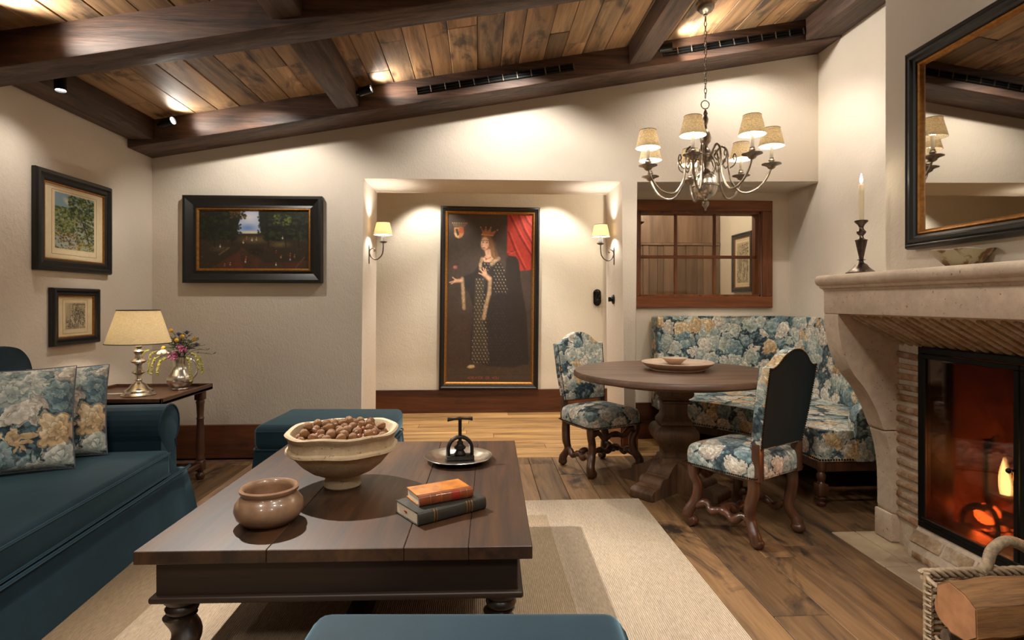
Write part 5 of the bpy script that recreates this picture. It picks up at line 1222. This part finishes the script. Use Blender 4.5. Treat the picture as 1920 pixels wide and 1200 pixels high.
# ------------------------------------------------------------------ banquette
bq = thing('banquette', 'corner banquette in blue verdure tapestry built around the niche behind the round table', 'banquette', (0, 0, 0))
fr_ = spl([(1.60, 4.56), (1.72, 4.47), (1.86, 4.30), (1.985, 4.08), (2.04, 3.80), (2.06, 3.42)], 5)
sp_ = fr_ + [(2.80, 3.42), (2.80, 5.20), (1.60, 5.20)]
MB().prism(sp_, 'z', .275, .468, .045, 4).build('seat', M['tap_bench'], bq, ang=60)
inn = [(2.745, 3.46), (2.745, 4.70)] + spl([(2.745, 4.78), (2.71, 4.96), (2.60, 5.08), (2.42, 5.125)], 4) + [(1.58, 5.125)]
MB().prism([(2.855, 3.46)] + inn + [(1.58, 5.225), (2.855, 5.225)], 'z', .44, 1.122, .018, 3).build('backrest', M['tap_bench'], bq, ang=60)
MB().box(1.555, 1.615, 5.02, 5.226, .30, 1.124, .02, 3).build('end_wing', M['tap_bench'], bq)
arm = spl([(2.275, .28), (2.272, .42), (2.275, .55), (2.30, .605), (2.345, .625), (2.42, .64), (2.52, .72), (2.60, .88), (2.68, 1.04), (2.75, 1.12)], 4) + [(2.855, 1.122), (2.855, .28)]
MB().prism(arm, 'y', 3.395, 3.475, .03, 3).build('end_arm', M['tap_bench'], bq, ang=60)
for xx in (1.90, 2.42): MB().tube([(xx, 5.122, .46), (xx, 5.122, 1.118)], .004, 6).build('seam', M['tap_bench'], bq)
MB().tube([(2.742, 4.35, .46), (2.742, 4.35, 1.118)], .004, 6).build('seam', M['tap_bench'], bq)
MB().tube(spl([(1.84, 4.325, .30), (1.838, 4.322, .42), (1.87, 4.36, .466), (2.0, 4.5, .47), (2.4, 4.9, .47)], 4), .0035, 6).build('seam', M['tap_bench'], bq)
MB().tube(spl([(2.05, 3.72, .30), (2.046, 3.72, .42), (2.08, 3.72, .466), (2.3, 3.74, .47), (2.74, 3.8, .47)], 4), .0035, 6).build('seam', M['tap_bench'], bq)
ri = [(x + .02, y + .012) for x, y in fr_]
MB().prism(ri + [(2.80, 3.44), (2.80, 3.5)] + [(x + .05, y + .05) for x, y in reversed(fr_[:-1])] + [(1.62, 4.62)], 'z', .215, .276).build('seat_rail', M['chairwood'], bq)
mb = MB()
pp = [Vector((x - .001, y - .002, .290)) for x, y in fr_] + [Vector((2.06 + .0, 3.418, .29)), Vector((2.80, 3.418, .29))]
for a_, b_ in zip(pp, pp[1:]):
    k = max(1, int((b_ - a_).length / .017))
    for i in range(k): mb.ball(tuple(a_ + (b_ - a_) * (i / k)), .0065, 6, 4)
mb.build('nail_trim', M['nail'], bq, kind='stuff')
for x, y in ((2.085, 3.45), (2.78, 3.455), (2.07, 4.06), (1.72, 4.55), (1.66, 5.16), (2.78, 4.3)):
    MB().lathe([(.018, 0), (.026, .008), (.028, .022), (.018, .032), (.026, .042), (.030, .054), (.020, .066)], 16, (x, y, 0)).box(x - .031, x + .031, y - .031, y + .031, .066, .142, .004, 1).lathe([(.024, .142), (.019, .152), (.026, .17), (.028, .19), (.018, .21), (.028, .225), (.030, .25), (.030, .276)], 16, (x, y, 0)).build('leg', M['chairwood'], bq, ang=45)
sp2 = [(.020, 0), (.014, .04), (.012, .10), (.017, .115), (.012, .13), (.015, .3), (.012, .48), (.017, .495), (.012, .51), (.014, .58), (.02, .634)]
MB().lathe(sp2, 12, M=T(2.115, 3.452, .104) @ RY(R(90))).build('stretcher', M['chairwood'], bq, ang=60)

# ------------------------------------------------------------------ mantel pieces
t = thing('candlestick', 'antique silver candlestick on the far end of the mantel shelf', 'candlestick', (1.925, 2.838, 1.3925))
MB().lathe([(.070, 0), (.071, .006), (.062, .010), (.046, .022), (.034, .034), (.027, .046), (.020, .05), (.012, .056), (.010, .066), (.022, .07), (.010, .075), (.011, .082), (.020, .13), (.027, .165), (.029, .17), (.018, .174), (.011, .182), (.010, .192), (.020, .204), (.022, .212), (.014, .222), (.010, .23), (.012, .24), (.018, .25), (.030, .262), (.031, .268), (.026, .27), (.013, .268), (.012, .25)], 32).build('stem', M['antique_dk'], t, ang=45)
t = thing('candle', 'lit ivory candle standing in the silver candlestick', 'candle', (1.925, 2.838, 1.6445))
MB().lathe([(.0115, 0), (.0125, .02), (.0125, .195), (.010, .20), (.004, .198)], 20).tube([(.0128, .002, .196), (.0145, .003, .17), (.0135, .003, .13), (.015, .003, .118)], [.003, .003, .0022, .004], 6).build('wax', M['wax'], t, ang=50)
MB().tube([(0, 0, .196), (.001, 0, .208)], .0012, 5).build('wick', M['black'], t)
MB().lathe([(.001, .203), (.006, .212), (.0075, .222), (.005, .236), (.001, .254)], 14).build('flame', M['candleflame'], t, ang=80)
light('candle_light', 'POINT', (0, 0, .232), .5, BULB, .01, parent=t)
t = thing('mantel_bowl', 'old grey green bowl with brown stains on the mantel shelf under the mirror', 'bowl', (2.0, 2.308, 1.3925))
MB().lathe([(.042, 0), (.05, .003), (.066, .018), (.09, .045), (.108, .066), (.112, .071), (.108, .073), (.085, .048), (.06, .022), (.03, .012), (.001, .010)], 56, fn=lambda x, y, z, a, r: (x, y, z * (1 + .04 * math.sin(5 * a)))).build('body', M['greyclay_st'], t, ang=60)

# ------------------------------------------------------------------ log basket
bs = thing('log_basket', 'grey willow log basket at the lower right before the stove', 'basket', (1.622, 1.625, .005))
BW, BD_, BH = .485, .43, .262
def weave(path, z0, z1, name, rows):
    """rods woven in and out of the stakes"""
    mb = MB(); L = 0
    for k in range(rows):
        z = z0 + (z1 - z0) * (k + .5) / rows; pts = []; n = 0
        for (a, b) in zip(path, path[1:]):
            d = Vector((b[0] - a[0], b[1] - a[1])); m = max(2, int(d.length / .018)); nn = Vector((d.y, -d.x)).normalized()
            for i in range(m):
                q = Vector(a[:2]) + d * (i / m); o = .007 * math.sin(n * 1.15 + k * PI); n += 1
                pts.append((q.x + nn.x * o, q.y + nn.y * o, z + .002 * math.sin(n * .7 + k)))
        mb.tube(pts, .0058, 5)
    return mb.build(name, M['rattan'], bs, ang=80, kind='stuff')
weave([(BW, BD_), (.03, BD_), (.008, BD_ - .01), (0, BD_ - .03), (0, BD_ - .075)], .0, BH - .03, 'woven_side', 20)
weave([(0, .0), (BW, 0)], .0, BH - .09, 'woven_side', 15)
weave([(0, BD_ - .07), (0, .0)], .0, .06, 'woven_end', 5); weave([(BW, BD_), (BW, 0)], .0, BH - .03, 'woven_end', 20)
mb = MB()
for k in range(3):
    pts = [(.0 + BW * i / 60, BD_ + .010 * math.cos(i * .55 + k * 2.09), BH - .018 + .012 * math.sin(i * .55 + k * 2.09)) for i in range(61)]
    mb.tube(pts, .0085, 6)
mb.tube([(0, BD_ - .08, BH - .03), (-.003, BD_ - .04, BH - .02), (.01, BD_ - .005, BH - .018), (.05, BD_, BH - .012)], .008, 6)
mb.build('braided_rim', M['rattan'], bs, ang=80)
MB().tube([(.006, BD_ - .02, .0), (.006, BD_ - .02, BH - .006)], .011, 10).build('corner_stake', M['rattan'], bs)
hnd = spl([(.20, BD_, BH - .06), (.255, BD_ + .004, BH), (.285, BD_ + .012, BH + .055), (.35, BD_ + .015, BH + .088), (.43, BD_ + .012, BH + .055), (.46, BD_ + .004, BH), (.465, BD_, BH - .06)], 8)
mb = MB().tube(hnd, .015, 10)
for i in range(2, len(hnd) - 2):
    q = Vector(hnd[i]); tg = (Vector(hnd[i + 1]) - Vector(hnd[i - 1])).normalized(); u = tg.orthogonal().normalized(); v = tg.cross(u)
    for f in (0, .5):
        qq = q + (Vector(hnd[i + 1]) - q) * f
        mb.tube([tuple(qq + .0165 * (math.cos(w_) * u + math.sin(w_) * v) + tg * (w_ / 6.28 - .5) * .006) for w_ in [2 * PI * j / 10 for j in range(11)]], .0042, 5)
mb.build('bound_handle', M['rattan'], bs, ang=80, kind='stuff')
MB().box(.01, BW - .01, .01, BD_ - .01, .0, .012).build('base_mat', M['rattan'], bs)
WL = [(-.075, -.045), (-.07, .045), (-.03, .075), (.03, .085), (.075, .05), (.08, -.02), (.03, -.08), (-.03, -.085)]
log('firewood', 'large split log with pale cut end lying on top in the willow basket', (1.815, 1.80, .262), (0, R(-2), R(2)), .08, .56, 'firewood in the willow basket', 'logwood', 'logend', WL)
log('firewood', 'split log below and before the large one in the willow basket', (1.835, 1.675, .115), (0, 0, R(-3)), .06, .50, 'firewood in the willow basket', 'logwood', 'logend', [(-.045, -.06), (-.05, .05), (.05, .055), (.075, -.01), (.03, -.07)])
log('firewood', 'dark barked log behind the large split one in the willow basket', (1.85, 1.95, .17), (0, R(0), R(1)), .058, .44, 'firewood in the willow basket', 'bark', 'logend')
log('firewood', 'thin dark branch sticking out at the left end of the willow basket', (1.75, 1.87, .105), (0, R(4), R(-3)), .026, .36, 'firewood in the willow basket', 'bark', 'bark')
